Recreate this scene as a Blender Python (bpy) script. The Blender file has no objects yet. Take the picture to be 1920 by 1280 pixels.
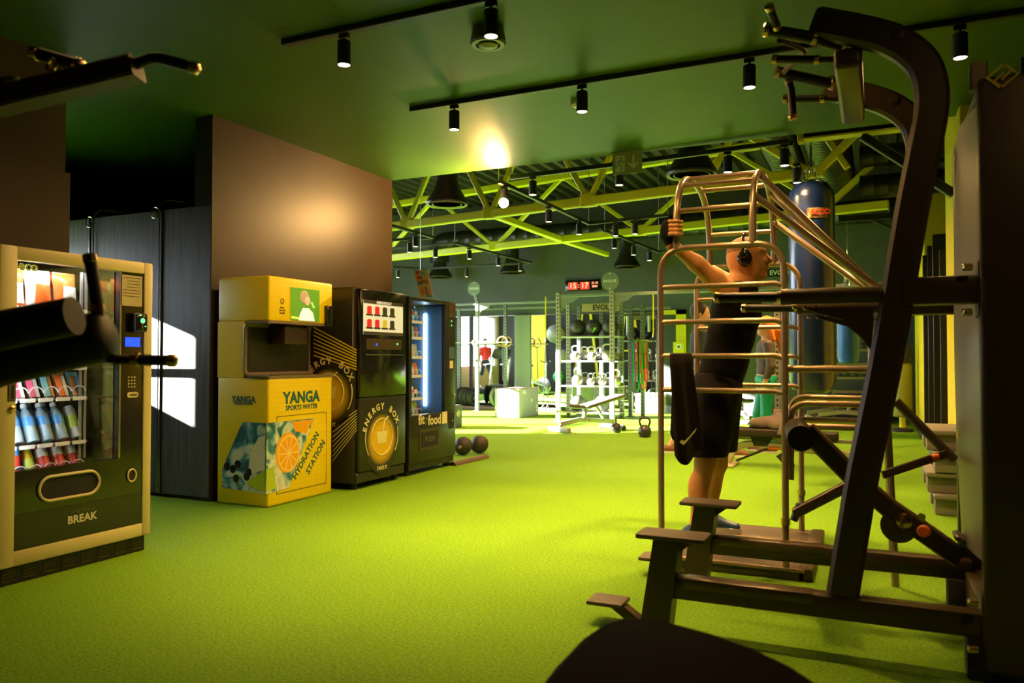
import bpy, bmesh, math, random
import numpy as np
from mathutils import Vector, Matrix
random.seed(7)
SC = bpy.context.scene
COL = SC.collection
# ---------------------------------------------------------------- camera
F_PX, YAW, PITCH, CAM_H = 1463.0, math.radians(24.9), math.radians(1.25), 1.22
CF = Vector((-math.sin(YAW)*math.cos(PITCH), math.cos(YAW)*math.cos(PITCH), math.sin(PITCH)))
CR = Vector((math.cos(YAW), math.sin(YAW), 0)); CU = CR.cross(CF); CC = Vector((0, 0, CAM_H))
cd = bpy.data.cameras.new('camera'); cam = bpy.data.objects.new('camera', cd); COL.objects.link(cam)
cd.sensor_width = 36; cd.lens = F_PX/1920*36; cd.clip_start = .05; cd.clip_end = 200
cam.matrix_world = Matrix(((CR.x, CU.x, -CF.x, 0), (CR.y, CU.y, -CF.y, 0), (CR.z, CU.z, -CF.z, CAM_H), (0, 0, 0, 1)))
cd.dof.use_dof = True; cd.dof.focus_distance = 6.6; cd.dof.aperture_fstop = 2.8
SC.camera = cam
# ---------------------------------------------------------------- world, sun, exposure
SC.view_settings.view_transform = 'Standard'; SC.view_settings.look = 'None'
SC.view_settings.gamma = 1; SC.view_settings.exposure = 0.0; SC.view_settings.use_curve_mapping = False
SC.cycles.max_bounces = 8; SC.cycles.diffuse_bounces = 5; SC.cycles.glossy_bounces = 5; SC.cycles.transmission_bounces = 6
SC.cycles.transparent_max_bounces = 12; SC.cycles.sample_clamp_indirect = 6; SC.cycles.blur_glossy = .5
SC.cycles.caustics_reflective = False; SC.cycles.caustics_refractive = False
SC.cycles.use_denoising = True
W = bpy.data.worlds.new('sky'); SC.world = W; W.use_nodes = True
W.node_tree.nodes['Background'].inputs[0].default_value = (.80, .88, 1, 1)
W.node_tree.nodes['Background'].inputs[1].default_value = 17.0
SUN_DIR = Vector((1, .463, -.345)).normalized()
sl = bpy.data.lights.new('sun', 'SUN'); sl.energy = 200; sl.angle = .012; sl.color = (1, .93, .82)
so = bpy.data.objects.new('sun', sl); COL.objects.link(so); so.location = (-20, 0, 12)
so.rotation_euler = SUN_DIR.to_track_quat('-Z', 'Y').to_euler()
WARM = (1.0, .56, .18)
LAMP_W = 420         # watts of a near ceiling spot
# ---------------------------------------------------------------- pixel -> point on a known plane
def ray(u, v): return CF + CR*((u-960)/F_PX) - CU*((v-640)/F_PX)
def _pl(u, v, ax, val):
    d = ray(u, v); return CC + d*((val-CC[ax])/d[ax])
def PX(u, v, x): return _pl(u, v, 0, x)
def PY(u, v, y): return _pl(u, v, 1, y)
def PZ(u, v, z=0.): return _pl(u, v, 2, z)
def PD(u, v, d): return CC + ray(u, v)*d
# ---------------------------------------------------------------- materials
def mat(name, rgb, rough=.5, metal=0, emit=0, ecol=None, var=0, vscale=6, bump=0, bscale=60, spec=.5, alpha=1, coat=0, trans=0, stretch=None):
    m = bpy.data.materials.new(name); m.use_nodes = True; nt = m.node_tree; b = nt.nodes['Principled BSDF']
    b.inputs['Base Color'].default_value = (*rgb, 1); b.inputs['Roughness'].default_value = rough
    b.inputs['Metallic'].default_value = metal; b.inputs['Specular IOR Level'].default_value = spec
    b.inputs['Coat Weight'].default_value = coat; b.inputs['Transmission Weight'].default_value = trans
    b.inputs['Alpha'].default_value = alpha
    if emit:
        b.inputs['Emission Color'].default_value = (*(ecol or rgb), 1); b.inputs['Emission Strength'].default_value = emit
    if var or bump:
        tc = nt.nodes.new('ShaderNodeTexCoord'); mp = nt.nodes.new('ShaderNodeMapping')
        nt.links.new(tc.outputs['Object'], mp.inputs[0])
        if stretch: mp.inputs['Scale'].default_value = stretch
    if var:
        n = nt.nodes.new('ShaderNodeTexNoise'); n.inputs['Scale'].default_value = vscale; n.inputs['Detail'].default_value = 6
        r = nt.nodes.new('ShaderNodeValToRGB'); r.color_ramp.elements[0].position = .3; r.color_ramp.elements[1].position = .7
        r.color_ramp.elements[0].color = (*[c*(1-var) for c in rgb], 1); r.color_ramp.elements[1].color = (*[min(1, c*(1+var)) for c in rgb], 1)
        nt.links.new(mp.outputs[0], n.inputs[0]); nt.links.new(n.outputs[0], r.inputs[0]); nt.links.new(r.outputs[0], b.inputs['Base Color'])
    if bump:
        n2 = nt.nodes.new('ShaderNodeTexNoise'); n2.inputs['Scale'].default_value = bscale; n2.inputs['Detail'].default_value = 4
        bp = nt.nodes.new('ShaderNodeBump'); bp.inputs['Strength'].default_value = bump; bp.inputs['Distance'].default_value = .01
        nt.links.new(mp.outputs[0], n2.inputs[0]); nt.links.new(n2.outputs[0], bp.inputs['Height']); nt.links.new(bp.outputs[0], b.inputs['Normal'])
    return m
def glass(name, tint=(1, 1, 1), refl=.06):
    m = bpy.data.materials.new(name); m.use_nodes = True; nt = m.node_tree; nt.nodes.clear()
    o = nt.nodes.new('ShaderNodeOutputMaterial'); mx = nt.nodes.new('ShaderNodeMixShader')
    t = nt.nodes.new('ShaderNodeBsdfTransparent'); t.inputs[0].default_value = (*tint, 1)
    g = nt.nodes.new('ShaderNodeBsdfGlossy'); g.inputs['Roughness'].default_value = .02
    lw = nt.nodes.new('ShaderNodeLayerWeight'); lw.inputs[0].default_value = .5
    pw = nt.nodes.new('ShaderNodeMath'); pw.operation = 'POWER'; pw.inputs[1].default_value = 4
    mu = nt.nodes.new('ShaderNodeMath'); mu.operation = 'MULTIPLY_ADD'; mu.inputs[1].default_value = .5; mu.inputs[2].default_value = refl/2
    nt.links.new(lw.outputs['Facing'], pw.inputs[0]); nt.links.new(pw.outputs[0], mu.inputs[0]); nt.links.new(mu.outputs[0], mx.inputs[0])
    nt.links.new(t.outputs[0], mx.inputs[1]); nt.links.new(g.outputs[0], mx.inputs[2]); nt.links.new(mx.outputs[0], o.inputs[0])
    return m
M = {}
def mm(key, *a, **k):
    M[key] = mat(key, *a, **k); return M[key]
mm('wall_black', (.034, .021, .0105), .42, spec=.22, var=.12, vscale=1.2, bump=.05, bscale=9, stretch=(1, 1, .3))
mm('ceil_green_bounce', (.039, .092, .006), .48, spec=.25, var=.06, vscale=1.5, bump=.03, bscale=5)  # green bounce from the turf put into the dark ceiling's colour
mm('panel_wood', (.095, .10, .105), .45, var=.35, vscale=5, bump=.06, bscale=20, stretch=(6, 6, .35))
mm('far_grey', (.085, .088, .088), .6, var=.1, vscale=1.5)
mm('void', (.012, .012, .012), .8)
mm('roof', (.035, .032, .028), .5)
mm('facade', (.55, .55, .53), .7)
mm('black_metal', (.012, .012, .012), .38)
mm('track', (.012, .011, .010), .45)
mm('truss', (.82, .74, .010), .38)
mm('yellow_paint', (.80, .66, .010), .45)
mm('chrome', (.75, .72, .68), .14, 1)
mm('steel', (.45, .44, .42), .25, 1)
mm('duct', (.035, .034, .031), .35, .5)
mm('machine_brown', (.055, .036, .020), .38, spec=.4)
mm('machine_tan', (.095, .066, .042), .32, .2)
mm('shroud', (.14, .13, .10), .35)
mm('grip', (.010, .009, .008), .45, bump=.1, bscale=200)
mm('brass', (.80, .55, .25), .18, 1)
mm('pad', (.0035, .0022, .0013), .8, bump=.06, bscale=120, spec=.015)
mm('roller', (.016, .011, .007), .5, bump=.06, bscale=120, spec=.3)
mm('rubber', (.012, .012, .012), .7)
mm('cage', (.36, .27, .185), .28, .55)
mm('tread', (.085, .062, .050), .5, bump=.2, bscale=150)
mm('white', (.80, .80, .78), .5)
mm('skin', (.62, .28, .10), .5, var=.06, vscale=9, spec=.4)
mm('skin_pale', (.68, .40, .27), .5, spec=.4)
mm('cloth_black', (.0045, .0035, .003), .8, bump=.35, bscale=22, spec=.15)
mm('cloth_dark', (.009, .0065, .005), .8, bump=.4, bscale=18, spec=.15)
mm('orange_cap', (.85, .16, .02), .35)
mm('red', (.75, .03, .02), .45)
mm('green_ball', (.01, .35, .06), .35)
mm('grey_ball', (.30, .30, .27), .3)
M['glass'] = glass('glass', (.96, .98, .97))
# turf: colour grain and pile relief
t = bpy.data.materials.new('turf'); t.use_nodes = True; nt = t.node_tree; b = nt.nodes['Principled BSDF']
b.inputs['Roughness'].default_value = .85; b.inputs['Specular IOR Level'].default_value = .15
tc = nt.nodes.new('ShaderNodeTexCoord')
n1 = nt.nodes.new('ShaderNodeTexNoise'); n1.inputs['Scale'].default_value = 75; n1.inputs['Detail'].default_value = 6; n1.inputs['Roughness'].default_value = .75
n2 = nt.nodes.new('ShaderNodeTexNoise'); n2.inputs['Scale'].default_value = 1.1; n2.inputs['Detail'].default_value = 4
r1 = nt.nodes.new('ShaderNodeValToRGB'); r1.color_ramp.elements[0].position = .33; r1.color_ramp.elements[1].position = .68
r1.color_ramp.elements[0].color = (.072, .205, .008, 1); r1.color_ramp.elements[1].color = (.265, .52, .020, 1)
r2 = nt.nodes.new('ShaderNodeValToRGB'); r2.color_ramp.elements[0].color = (.86, .86, .86, 1); r2.color_ramp.elements[1].color = (1.08, 1.08, 1.08, 1)
mx = nt.nodes.new('ShaderNodeMix'); mx.data_type = 'RGBA'; mx.blend_type = 'MULTIPLY'; mx.inputs[0].default_value = 1
bp = nt.nodes.new('ShaderNodeBump'); bp.inputs['Strength'].default_value = .8; bp.inputs['Distance'].default_value = .012
for n in (n1, n2): nt.links.new(tc.outputs['Object'], n.inputs[0])
nt.links.new(n1.outputs[0], r1.inputs[0]); nt.links.new(n2.outputs[0], r2.inputs[0])
nt.links.new(r1.outputs[0], mx.inputs[6]); nt.links.new(r2.outputs[0], mx.inputs[7]); nt.links.new(mx.outputs[2], b.inputs['Base Color'])
nt.links.new(n1.outputs[0], bp.inputs['Height']); nt.links.new(bp.outputs[0], b.inputs['Normal'])
M['turf'] = t
# ---------------------------------------------------------------- mesh builder
def wloc(o):
    v = Vector((0, 0, 0))
    while o is not None: v += Vector(o.location); o = o.parent
    return v
def fillet(pts, r, n=6):
    P = [Vector(p) for p in pts]; out = [P[0]]
    for i in range(1, len(P)-1):
        a, b_, c = P[i-1], P[i], P[i+1]; d1 = (a-b_); d2 = (c-b_); l1, l2 = d1.length, d2.length; d1.normalize(); d2.normalize()
        rr = min(r, l1*.49, l2*.49); s, e = b_+d1*rr, b_+d2*rr
        for k in range(n+1):
            q = k/n; out.append(s*(1-q)**2 + b_*2*q*(1-q) + e*q*q)
    out.append(P[-1]); return out
class MB:
    def __init__(s): s.v = []; s.f = []
    def add(s, vs, fs):
        o = len(s.v); s.v += [Vector(p) for p in vs]; s.f += [tuple(i+o for i in f) for f in fs]; return s
    def box(s, lo, hi, R=None, c=None):
        lo, hi = Vector(lo), Vector(hi)
        vs = [Vector((x, y, z)) for x in (lo.x, hi.x) for y in (lo.y, hi.y) for z in (lo.z, hi.z)]
        if R is not None:
            c = Vector(c) if c is not None else (lo+hi)/2; vs = [R @ (p-c)+c for p in vs]
        return s.add(vs, [(0, 1, 3, 2), (4, 6, 7, 5), (0, 4, 5, 1), (2, 3, 7, 6), (0, 2, 6, 4), (1, 5, 7, 3)])
    def rbox(s, lo, hi, r=.01, seg=2, R=None, c=None):
        lo, hi = Vector(lo), Vector(hi); bm = bmesh.new(); bmesh.ops.create_cube(bm, size=1)
        sz = hi-lo; ce = (lo+hi)/2
        for v in bm.verts: v.co = Vector((v.co.x*sz.x, v.co.y*sz.y, v.co.z*sz.z))
        bmesh.ops.bevel(bm, geom=bm.edges[:], offset=min(r, min(sz)*.49), segments=seg, profile=.5, affect='EDGES')
        bm.verts.index_update(); vs = [v.co.copy() for v in bm.verts]
        vs = [(R @ (p+ce-(Vector(c) if c is not None else ce)) + (Vector(c) if c is not None else ce)) if R is not None else p+ce for p in vs]
        s.add(vs, [tuple(v.index for v in f.verts) for f in bm.faces]); bm.free(); return s
    def tube(s, pts, r, n=10, sec=None, up=None, cap=True, closed=False):
        P = [Vector(p) for p in pts]; N = len(P); rs = r if isinstance(r, (list, tuple)) else [r]*N
        T = []
        for i in range(N):
            a = P[i-1] if (i > 0 or closed) else P[i]; b_ = P[(i+1) % N] if (i < N-1 or closed) else P[i]
            T.append((b_-a).normalized())
        u = Vector(up) if up is not None else (Vector((0, 0, 1)) if abs(T[0].z) < .9 else Vector((1, 0, 0)))
        vs = []; sec = sec or [(math.cos(2*math.pi*k/n), math.sin(2*math.pi*k/n)) for k in range(n)]; n = len(sec)
        for i in range(N):
            if up is not None: u = Vector(up)
            u = (u - T[i]*u.dot(T[i])).normalized(); w = T[i].cross(u)
            vs += [P[i] + (w*a + u*b_)*rs[i] for a, b_ in sec]
        fs = []
        for i in range(N if closed else N-1):
            j = (i+1) % N
            for k in range(n): fs.append((i*n+k, i*n+(k+1) % n, j*n+(k+1) % n, j*n+k))
        if cap and not closed: fs += [tuple(range(n-1, -1, -1)), tuple((N-1)*n+k for k in range(n))]
        return s.add(vs, fs)
    def rect(s, pts, w, h, up=(0, 0, 1), ch=.12):
        a, b_ = w/2, h/2; c = ch*min(w, h)
        return s.tube(pts, 1, sec=[(a, -b_+c), (a, b_-c), (a-c, b_), (-a+c, b_), (-a, b_-c), (-a, -b_+c), (-a+c, -b_), (a-c, -b_)], up=up)
    def lathe(s, prof, o=(0, 0, 0), ax=(0, 0, 1), n=20):
        o = Vector(o); q = Vector((0, 0, 1)).rotation_difference(Vector(ax).normalized())
        vs = []; fs = []; m = len(prof)
        for r, z in prof:
            for k in range(n):
                a = 2*math.pi*k/n; vs.append(o + q @ Vector((r*math.cos(a), r*math.sin(a), z)))
        for i in range(m-1):
            for k in range(n): fs.append((i*n+k, i*n+(k+1) % n, (i+1)*n+(k+1) % n, (i+1)*n+k))
        fs += [tuple(range(n-1, -1, -1)), tuple((m-1)*n+k for k in range(n))]
        return s.add(vs, fs)
    def cyl(s, p, q, r, n=14): return s.tube([p, q], r, n)
    def ball(s, c, r, seg=18, rings=12, R=None):
        c = Vector(c); r = Vector(r) if not isinstance(r, (int, float)) else Vector((r, r, r)); vs = [Vector((0, 0, 1))]
        for i in range(1, rings):
            a = math.pi*i/rings
            for k in range(seg): vs.append(Vector((math.sin(a)*math.cos(2*math.pi*k/seg), math.sin(a)*math.sin(2*math.pi*k/seg), math.cos(a))))
        vs.append(Vector((0, 0, -1))); L = len(vs)-1
        vs = [Vector((p.x*r.x, p.y*r.y, p.z*r.z)) for p in vs]
        vs = [(R @ p if R is not None else p)+c for p in vs]
        fs = [(0, 1+k, 1+(k+1) % seg) for k in range(seg)]
        for i in range(rings-2):
            for k in range(seg): fs.append((1+i*seg+k, 1+(i+1)*seg+k, 1+(i+1)*seg+(k+1) % seg, 1+i*seg+(k+1) % seg))
        b0 = 1+(rings-2)*seg; fs += [(b0+k, L, b0+(k+1) % seg) for k in range(seg)]
        return s.add(vs, fs)
    def prism(s, poly, ext):
        P = [Vector(p) for p in poly]; e = Vector(ext); n = len(P)
        return s.add(P+[p+e for p in P], [tuple(range(n-1, -1, -1)), tuple(range(n, 2*n))]+[(k, (k+1) % n, n+(k+1) % n, n+k) for k in range(n)])
    def grid(s, fn, nu, nv, thick=0):
        vs = [Vector(fn(i/nu, j/nv)) for i in range(nu+1) for j in range(nv+1)]
        return s.add(vs, [(i*(nv+1)+j, (i+1)*(nv+1)+j, (i+1)*(nv+1)+j+1, i*(nv+1)+j+1) for i in range(nu) for j in range(nv)])
    def build(s, name, m, parent=None, local=False, smooth=True, ang=38):
        me = bpy.data.meshes.new(name); off = Vector((0, 0, 0)) if (parent is None or local) else wloc(parent)
        me.from_pydata([p-off for p in s.v], [], s.f)
        bm = bmesh.new(); bm.from_mesh(me); bmesh.ops.recalc_face_normals(bm, faces=bm.faces[:]); bm.to_mesh(me); bm.free()
        if smooth:
            me.polygons.foreach_set('use_smooth', [True]*len(me.polygons)); me.set_sharp_from_angle(angle=math.radians(ang))
        me.materials.append(M[m] if isinstance(m, str) else m)
        o = bpy.data.objects.new(name, me); COL.objects.link(o)
        if parent is not None: o.parent = parent
        return o
def mb(): return MB()
def tag(o, label=None, cat=None, group=None, kind=None):
    for k, v in (('label', label), ('category', cat), ('group', group), ('kind', kind)):
        if v: o[k] = v
    return o
def thing(name, label, cat, loc=(0, 0, 0), rz=0, group=None):
    o = bpy.data.objects.new(name, None); COL.objects.link(o); o.empty_display_size = .05
    o.location = loc; o.rotation_euler = (0, 0, rz); return tag(o, label, cat, group)
def struct(name, builder, m, **k): return tag(builder.build(name, m, **k), kind='structure')
def copy_tree(o, parent=None):
    c = o.copy(); COL.objects.link(c); c.parent = parent
    for ch in list(o.children): copy_tree(ch, c)
    return c
def dup(root, loc, rot=None, label=None, group=None):
    r = copy_tree(root); r.location = loc
    if rot is not None: r.rotation_euler = rot if not isinstance(rot, (int, float)) else (0, 0, rot)
    if label: r['label'] = label
    if group: r['group'] = group
    return r
TXT = []
def lettering(parent, m, items, name='lettering', label=None, depth=.001):
    """items: (string, position, size, right, up[, align]) -> one flat mesh part"""
    TXT.append((parent, m, items, name, label, depth))
def flush_text():
    jobs = []
    for parent, m, items, name, label, depth in TXT:
        obs = []
        for it in items:
            s_, p, size, right, up = it[:5]
            c = bpy.data.curves.new('t', 'FONT'); c.body = s_; c.size = size; c.align_x = it[5] if len(it) > 5 else 'CENTER'; c.align_y = 'CENTER'
            c.extrude = depth; c.resolution_u = 2; c.offset = size*.012
            if len(it) > 6: c.offset = size*it[6]
            o = bpy.data.objects.new('t', c); COL.objects.link(o)
            r = Vector(right).normalized(); u = Vector(up); u = (u-r*u.dot(r)).normalized(); n = r.cross(u); p = Vector(p)
            o.matrix_world = Matrix(((r.x, u.x, n.x, p.x), (r.y, u.y, n.y, p.y), (r.z, u.z, n.z, p.z), (0, 0, 0, 1))); obs.append(o)
        jobs.append((parent, m, obs, name, label))
    bpy.context.view_layer.update(); dg = bpy.context.evaluated_depsgraph_get()
    for parent, m, obs, name, label in jobs:
        vs, fs = [], []
        for o in obs:
            me = o.evaluated_get(dg).to_mesh(); off = len(vs); mw = o.matrix_world
            vs += [mw @ v.co for v in me.vertices]; fs += [tuple(i+off for i in p.vertices) for p in me.polygons]
            o.evaluated_get(dg).to_mesh_clear()
        b = MB(); b.v, b.f = vs, fs; r = b.build(name, m, parent, smooth=False)
        if label: r['label'] = label
    for _, _, obs, _, _ in jobs:
        for o in obs: bpy.data.objects.remove(o)
YV, ZV, XV = Vector((0, 1, 0)), Vector((0, 0, 1)), Vector((1, 0, 0))
# ================================================================ the setting
CEIL, CEDGE, ROOF, FARY, LWX = 3.32, 7.72, 5.1, 17.3, -5.15
struct('floor', mb().box((-13.2, -4, -.2), (3, 18, 0)), 'turf')
struct('ceiling', mb().box((-9, -4, CEIL), (3, CEDGE, CEIL+.2)), 'ceil_green_bounce')
struct('wall_upper', mb().box((-14, CEDGE-.2, CEIL+.2), (3, CEDGE, ROOF)), 'void')
struct('wall_left', mb().box((LWX-.2, -4, 0), (LWX, 3.63, CEIL)).box((LWX-.2, 3.63, 0), (LWX-.002, 3.67, 2.53)), 'wall_black')
struct('wall_machine', mb().box((LWX-.2, 4.972, 0), (LWX, 7.73, CEIL)), 'wall_black')
struct('wall_back', mb().box((-9, -4, 0), (3, -3.8, CEIL)), 'wall_black')
struct('wall_right', mb().box((2.4, -4, 0), (2.6, 6.4, CEIL)).box((.95, 6.4, 0), (2.6, 6.6, CEIL)).box((.95, 6.6, 0), (1.15, FARY, ROOF)), 'wall_black')
struct('wall_far', mb().box((-14, FARY, 0), (1.2, FARY+.2, ROOF)), 'far_grey')
struct('wall_partition', mb().box((-13.2, CEDGE-.2, 0), (LWX-.2, CEDGE, CEIL+.2)), 'void')   # hall side of the machine niche
struct('ground_outside', mb().box((-90, -60, -.5), (-14.2, 90, -.3)), mat('asphalt', (.03, .03, .028), .9))
# roof deck: trapezoid ribs running along the hall
pts = []; x = -14.0
while x < 1.2:
    pts += [(x, 0), (x+.10, 0), (x+.14, .10), (x+.24, .10)]; x += .28
b = mb(); n = len(pts)
b.add([(px, CEDGE-.2, ROOF-.1+pz) for px, pz in pts]+[(px, FARY+.2, ROOF-.1+pz) for px, pz in pts], [(i, i+1, n+i+1, n+i) for i in range(n-1)])
struct('ceiling_deck', b, 'roof', smooth=False)
struct('ceiling_top', mb().box((-14, CEDGE-.2, ROOF+.02), (3, FARY+.2, ROOF+.1)), 'void')
# side room with the low sun: facade at x=-8
SX = -8.0
b = mb(); wy0, wy1, wz0, wz1 = 3.66, 4.93, 1.54, 2.38
b.box((SX-.15, -4, 0), (SX, wy0, CEIL)).box((SX-.15, wy1, 0), (SX, 7.6, CEIL)).box((SX-.15, wy0, 0), (SX, wy1, wz0)).box((SX-.15, wy0, wz1), (SX, wy1, CEIL))
struct('wall_side_room', b, 'wall_black')
w = tag(mb().box((SX-.1, wy0, wz0), (SX-.05, wy0+.04, wz1)).box((SX-.1, wy1-.04, wz0), (SX-.05, wy1, wz1)).box((SX-.1, wy0, wz0), (SX-.05, wy1, wz0+.03)).box((SX-.1, wy0, wz1-.03), (SX-.05, wy1, wz1)).build('window_1', 'black_metal'), kind='structure')
mb().box((SX-.08, wy0+.04, wz0+.03), (SX-.07, wy1-.04, wz1-.03)).build('pane', 'glass', w)
struct('shadow_bar', mb().box((-7.9, 4.38, 1.485), (-6.25, 4.42, 1.545)), 'panel_wood')  # unseen bar, placed so its shadow crosses the sun patch
# partition of tall dark wood panels facing the niche
wp = struct('wall_panel', mb().box((-8, 5.03, 0), (LWX-.2, 5.2, 2.5)), 'void')
for x0, x1 in ((-5.73, -5.16), (-6.68, -5.75), (-7.63, -6.70)):
    mb().rbox((x0, 4.97, .03), (x1, 5.03, 2.54), .003, 1).build('panel', 'panel_wood', wp)
for xx in (-5.74, -6.69): mb().box((xx-.006, 4.962, .03), (xx+.006, 5.0, 2.55)).build('joint_strip', 'steel', wp)
struct('baseboard_left', mb().box((-7.6, 4.985, 0), (LWX-.2, 5.03, .03)), 'rubber')
# hall facade with big windows (x = -13)
HX = -13.0
b = mb(); hz0, hz1 = .9, 4.15
b.box((HX-.2, CEDGE-.2, 0), (HX, FARY, hz0)).box((HX-.2, CEDGE-.2, hz1), (HX, FARY, ROOF)).box((HX-.2, CEDGE-.2, hz0), (HX, 7.95, hz1)).box((HX-.2, 14.1, hz0), (HX, FARY, hz1)).box((HX-.2, 11.75, hz0), (HX, 12.2, hz1))
struct('wall_facade', b, 'facade')
k = 1
for a0, a1 in ((7.95, 9.8), (9.85, 11.75), (12.2, 14.1)):
    k += 1; w = mb(); t_ = .05
    w.box((HX-.12, a0, hz0), (HX-.04, a0+t_, hz1)).box((HX-.12, a1-t_, hz0), (HX-.04, a1, hz1)).box((HX-.12, a0, hz0), (HX-.04, a1, hz0+t_)).box((HX-.12, a0, hz1-t_), (HX-.04, a1, hz1)).box((HX-.12, a0, 2.75), (HX-.04, a1, 2.83))
    w = struct('window_%d' % k, w, 'facade')
    mb().box((HX-.09, a0+t_, hz0+t_), (HX-.08, a1-t_, 2.75)).build('pane', 'glass', w); mb().box((HX-.09, a0+t_, 2.83), (HX-.08, a1-t_, hz1-t_)).build('pane', 'glass', w)
    if a0 == 9.8: pass
struct('wall_facade_posts', mb().box((HX-.2, 9.8, hz0), (HX, 9.85, hz1)), 'facade')
# floor-to-head mirrors on the far wall
M['mirror'] = mat('mirror', (.86, .88, .87), .015, 1)
def mirror(x0, x1, label):
    r = thing('wall_mirror', label, 'mirror', ((x0+x1)/2, FARY-.02, 0), group='mirrors on the far wall')
    mb().box((x0, FARY-.03, .06), (x1, FARY-.002, 2.26)).build('pane', 'mirror', r)
    mb().box((x0-.01, FARY-.034, .02), (x1+.01, FARY-.002, .06)).build('rail', 'steel', r); mb().box((x0-.01, FARY-.034, 2.26), (x1+.01, FARY-.002, 2.275)).build('rail', 'steel', r)
mirror(-11.6, -7.93, 'tall wall mirror left of the grey pillar, reflecting bright windows')
mirror(-7.52, -4.35, 'tall wall mirror behind the kettlebell rack, reflecting gym balls')
struct('trim_2', mb().box((-7.93, FARY-.07, 0), (-7.52, FARY, 2.27)), mat('pillar_grey', (.30, .31, .32), .5))
# ================================================================ overhead: tracks, lamps, trusses, ducts
M['lens'] = mat('lens', (1, .8, .5), .3, emit=28, ecol=(1, .72, .38))
M['lens_dim'] = mat('lens_dim', (1, .85, .6), .3, emit=9, ecol=(1, .78, .5))
def rail(name, pts, label, w=.035, h=.035, cat='light track', m='track'):
    P = [Vector(p) for p in pts]; r = thing(name, label, cat, P[0])
    for a, c in zip(P[:-1], P[1:]): mb().rect([a, c], w, h).build('rail_section', m, r)
    return r
rail('light_track', [(-3.52, 4.0, CEIL-.02), (1.6, 4.0, CEIL-.02)], 'black ceiling light track nearest the camera, carrying two lit spots', .05, .04)
rail('light_track', [(-3.50, 5.53, CEIL-.02), (1.5, 5.50, CEIL-.02)], 'long black ceiling light track in the middle, carrying three lit spots', .05, .04)
rail('light_track', [(-3.6, 1.9, CEIL-.02), (1.6, 1.9, CEIL-.02)], 'black ceiling light track above the photographer out of frame', .05, .04)
lamp0 = None
def lamp(p, label, power, group, s=1.0, dim=False, top=None, cone=72, aim=None, blend=1):
    """cylindrical track spot; p = centre of its open lower end"""
    p = Vector(p); r = thing('track_spotlight', label, 'spotlight', p, group=group)
    R_, H = .043*s, .155*s
    mb().lathe([(R_*.86, .004), (R_, 0), (R_, H-.004), (R_*.92, H), (.001, H)], n=20).build('housing', 'track', r, local=True)
    mb().lathe([(R_*.85, .0035), (R_*.85, .0055)], n=16).build('lens', 'lens_dim' if dim else 'lens', r, local=True)
    t_ = (top if top else p.z+H+.05)-p.z
    mb().cyl((0, 0, H-.01), (0, 0, t_-.005), .009, 8).build('stem', 'track', r, local=True)
    mb().box((-.035, -.012, t_-.03), (.035, .012, t_-.002)).build('adapter', 'track', r, local=True)
    if aim is not None:
        # a head turned sideways: tilt the whole lamp about its lens
        pass
    if power:
        L = bpy.data.lights.new('spot_beam', 'SPOT'); L.energy = power; L.color = WARM; L.spot_size = math.radians(cone); L.spot_blend = blend; L.shadow_soft_size = .035
        lo = bpy.data.objects.new('spot_beam', L); COL.objects.link(lo); lo.parent = r; lo.location = (0, 0, -.012)
        L2 = bpy.data.lights.new('spill_beam', 'SPOT'); L2.energy = power*.17; L2.color = WARM; L2.spot_size = math.radians(165); L2.spot_blend = .5; L2.shadow_soft_size = .04
        l2 = bpy.data.objects.new('spill_beam', L2); COL.objects.link(l2); l2.parent = r; l2.location = (0, 0, -.014)
        if aim is not None:
            lo.rotation_euler = Vector(aim).to_track_quat('-Z', 'Y').to_euler()
    return r
GN = 'lit spots on the ceiling tracks'
T0 = CEIL-.04
lamp((-3.03, 4.0, 3.075), 'lit black spot nearest the left end of the front ceiling track', LAMP_W, GN, top=T0)
lamp((-1.99, 4.0, 3.075), 'lit black spot in front of the round ceiling vent', LAMP_W, GN, top=T0)
lamp((-3.08, 5.52, 3.075), 'lit black spot at the left end of the middle ceiling track', LAMP_W, GN, top=T0)
lamp((-1.98, 5.52, 3.075), 'lit black spot at the middle of the middle ceiling track', LAMP_W*1.3, GN, top=T0)
lamp((-.76, 5.51, 3.075), 'lit black spot beside the upper handles of the foreground machine', LAMP_W*1.3, GN, top=T0)
lamp((-.75, 4.0, 3.075), 'lit black spot above the climbing frame, just out of frame', LAMP_W*.4, GN, top=T0)
lamp((.5, 5.51, 3.075), 'lit black spot hidden behind the curved arm of the foreground machine', LAMP_W*.5, GN, top=T0)
lamp((-2.6, 1.9, 3.075), 'lit black spot overhead left, out of frame', LAMP_W*.05, GN, top=T0)
lamp((.9, 1.9, 3.075), 'lit black spot overhead right, out of frame', LAMP_W*.22, GN, top=T0)  # added out of frame to brighten the near faces of the tower
# ---- round ceiling vents, sensor
r = thing('ceiling_vent', 'round green-lit disc valve in the ceiling behind a spot', 'vent', (-2.22, 4.42, CEIL))
mb().lathe([(.10, 0), (.105, -.02), (.115, -.085), (.105, -.10), (.08, -.10), (.075, -.085)], o=(-2.22, 4.42, CEIL), n=28).build('collar', mat('vent_green', (.12, .13, .12), .4), r)
mb().lathe([(.06, -.085), (.062, -.105), (.03, -.118), (.001, -.118)], o=(-2.22, 4.42, CEIL), n=24).build('disc', mat('vent_disc', (.20, .21, .19), .4), r)
p = PZ(1083, 190, CEIL)
r = thing('smoke_detector', 'small white smoke detector on the ceiling behind a spot', 'detector', p)
mb().lathe([(.055, 0), (.055, -.03), (.03, -.05), (.001, -.05)], o=p).build('body', 'white', r)
mb().lathe([(.012, -.048), (.012, -.056)], o=p, n=10).build('sensor', 'black_metal', r)
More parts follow.
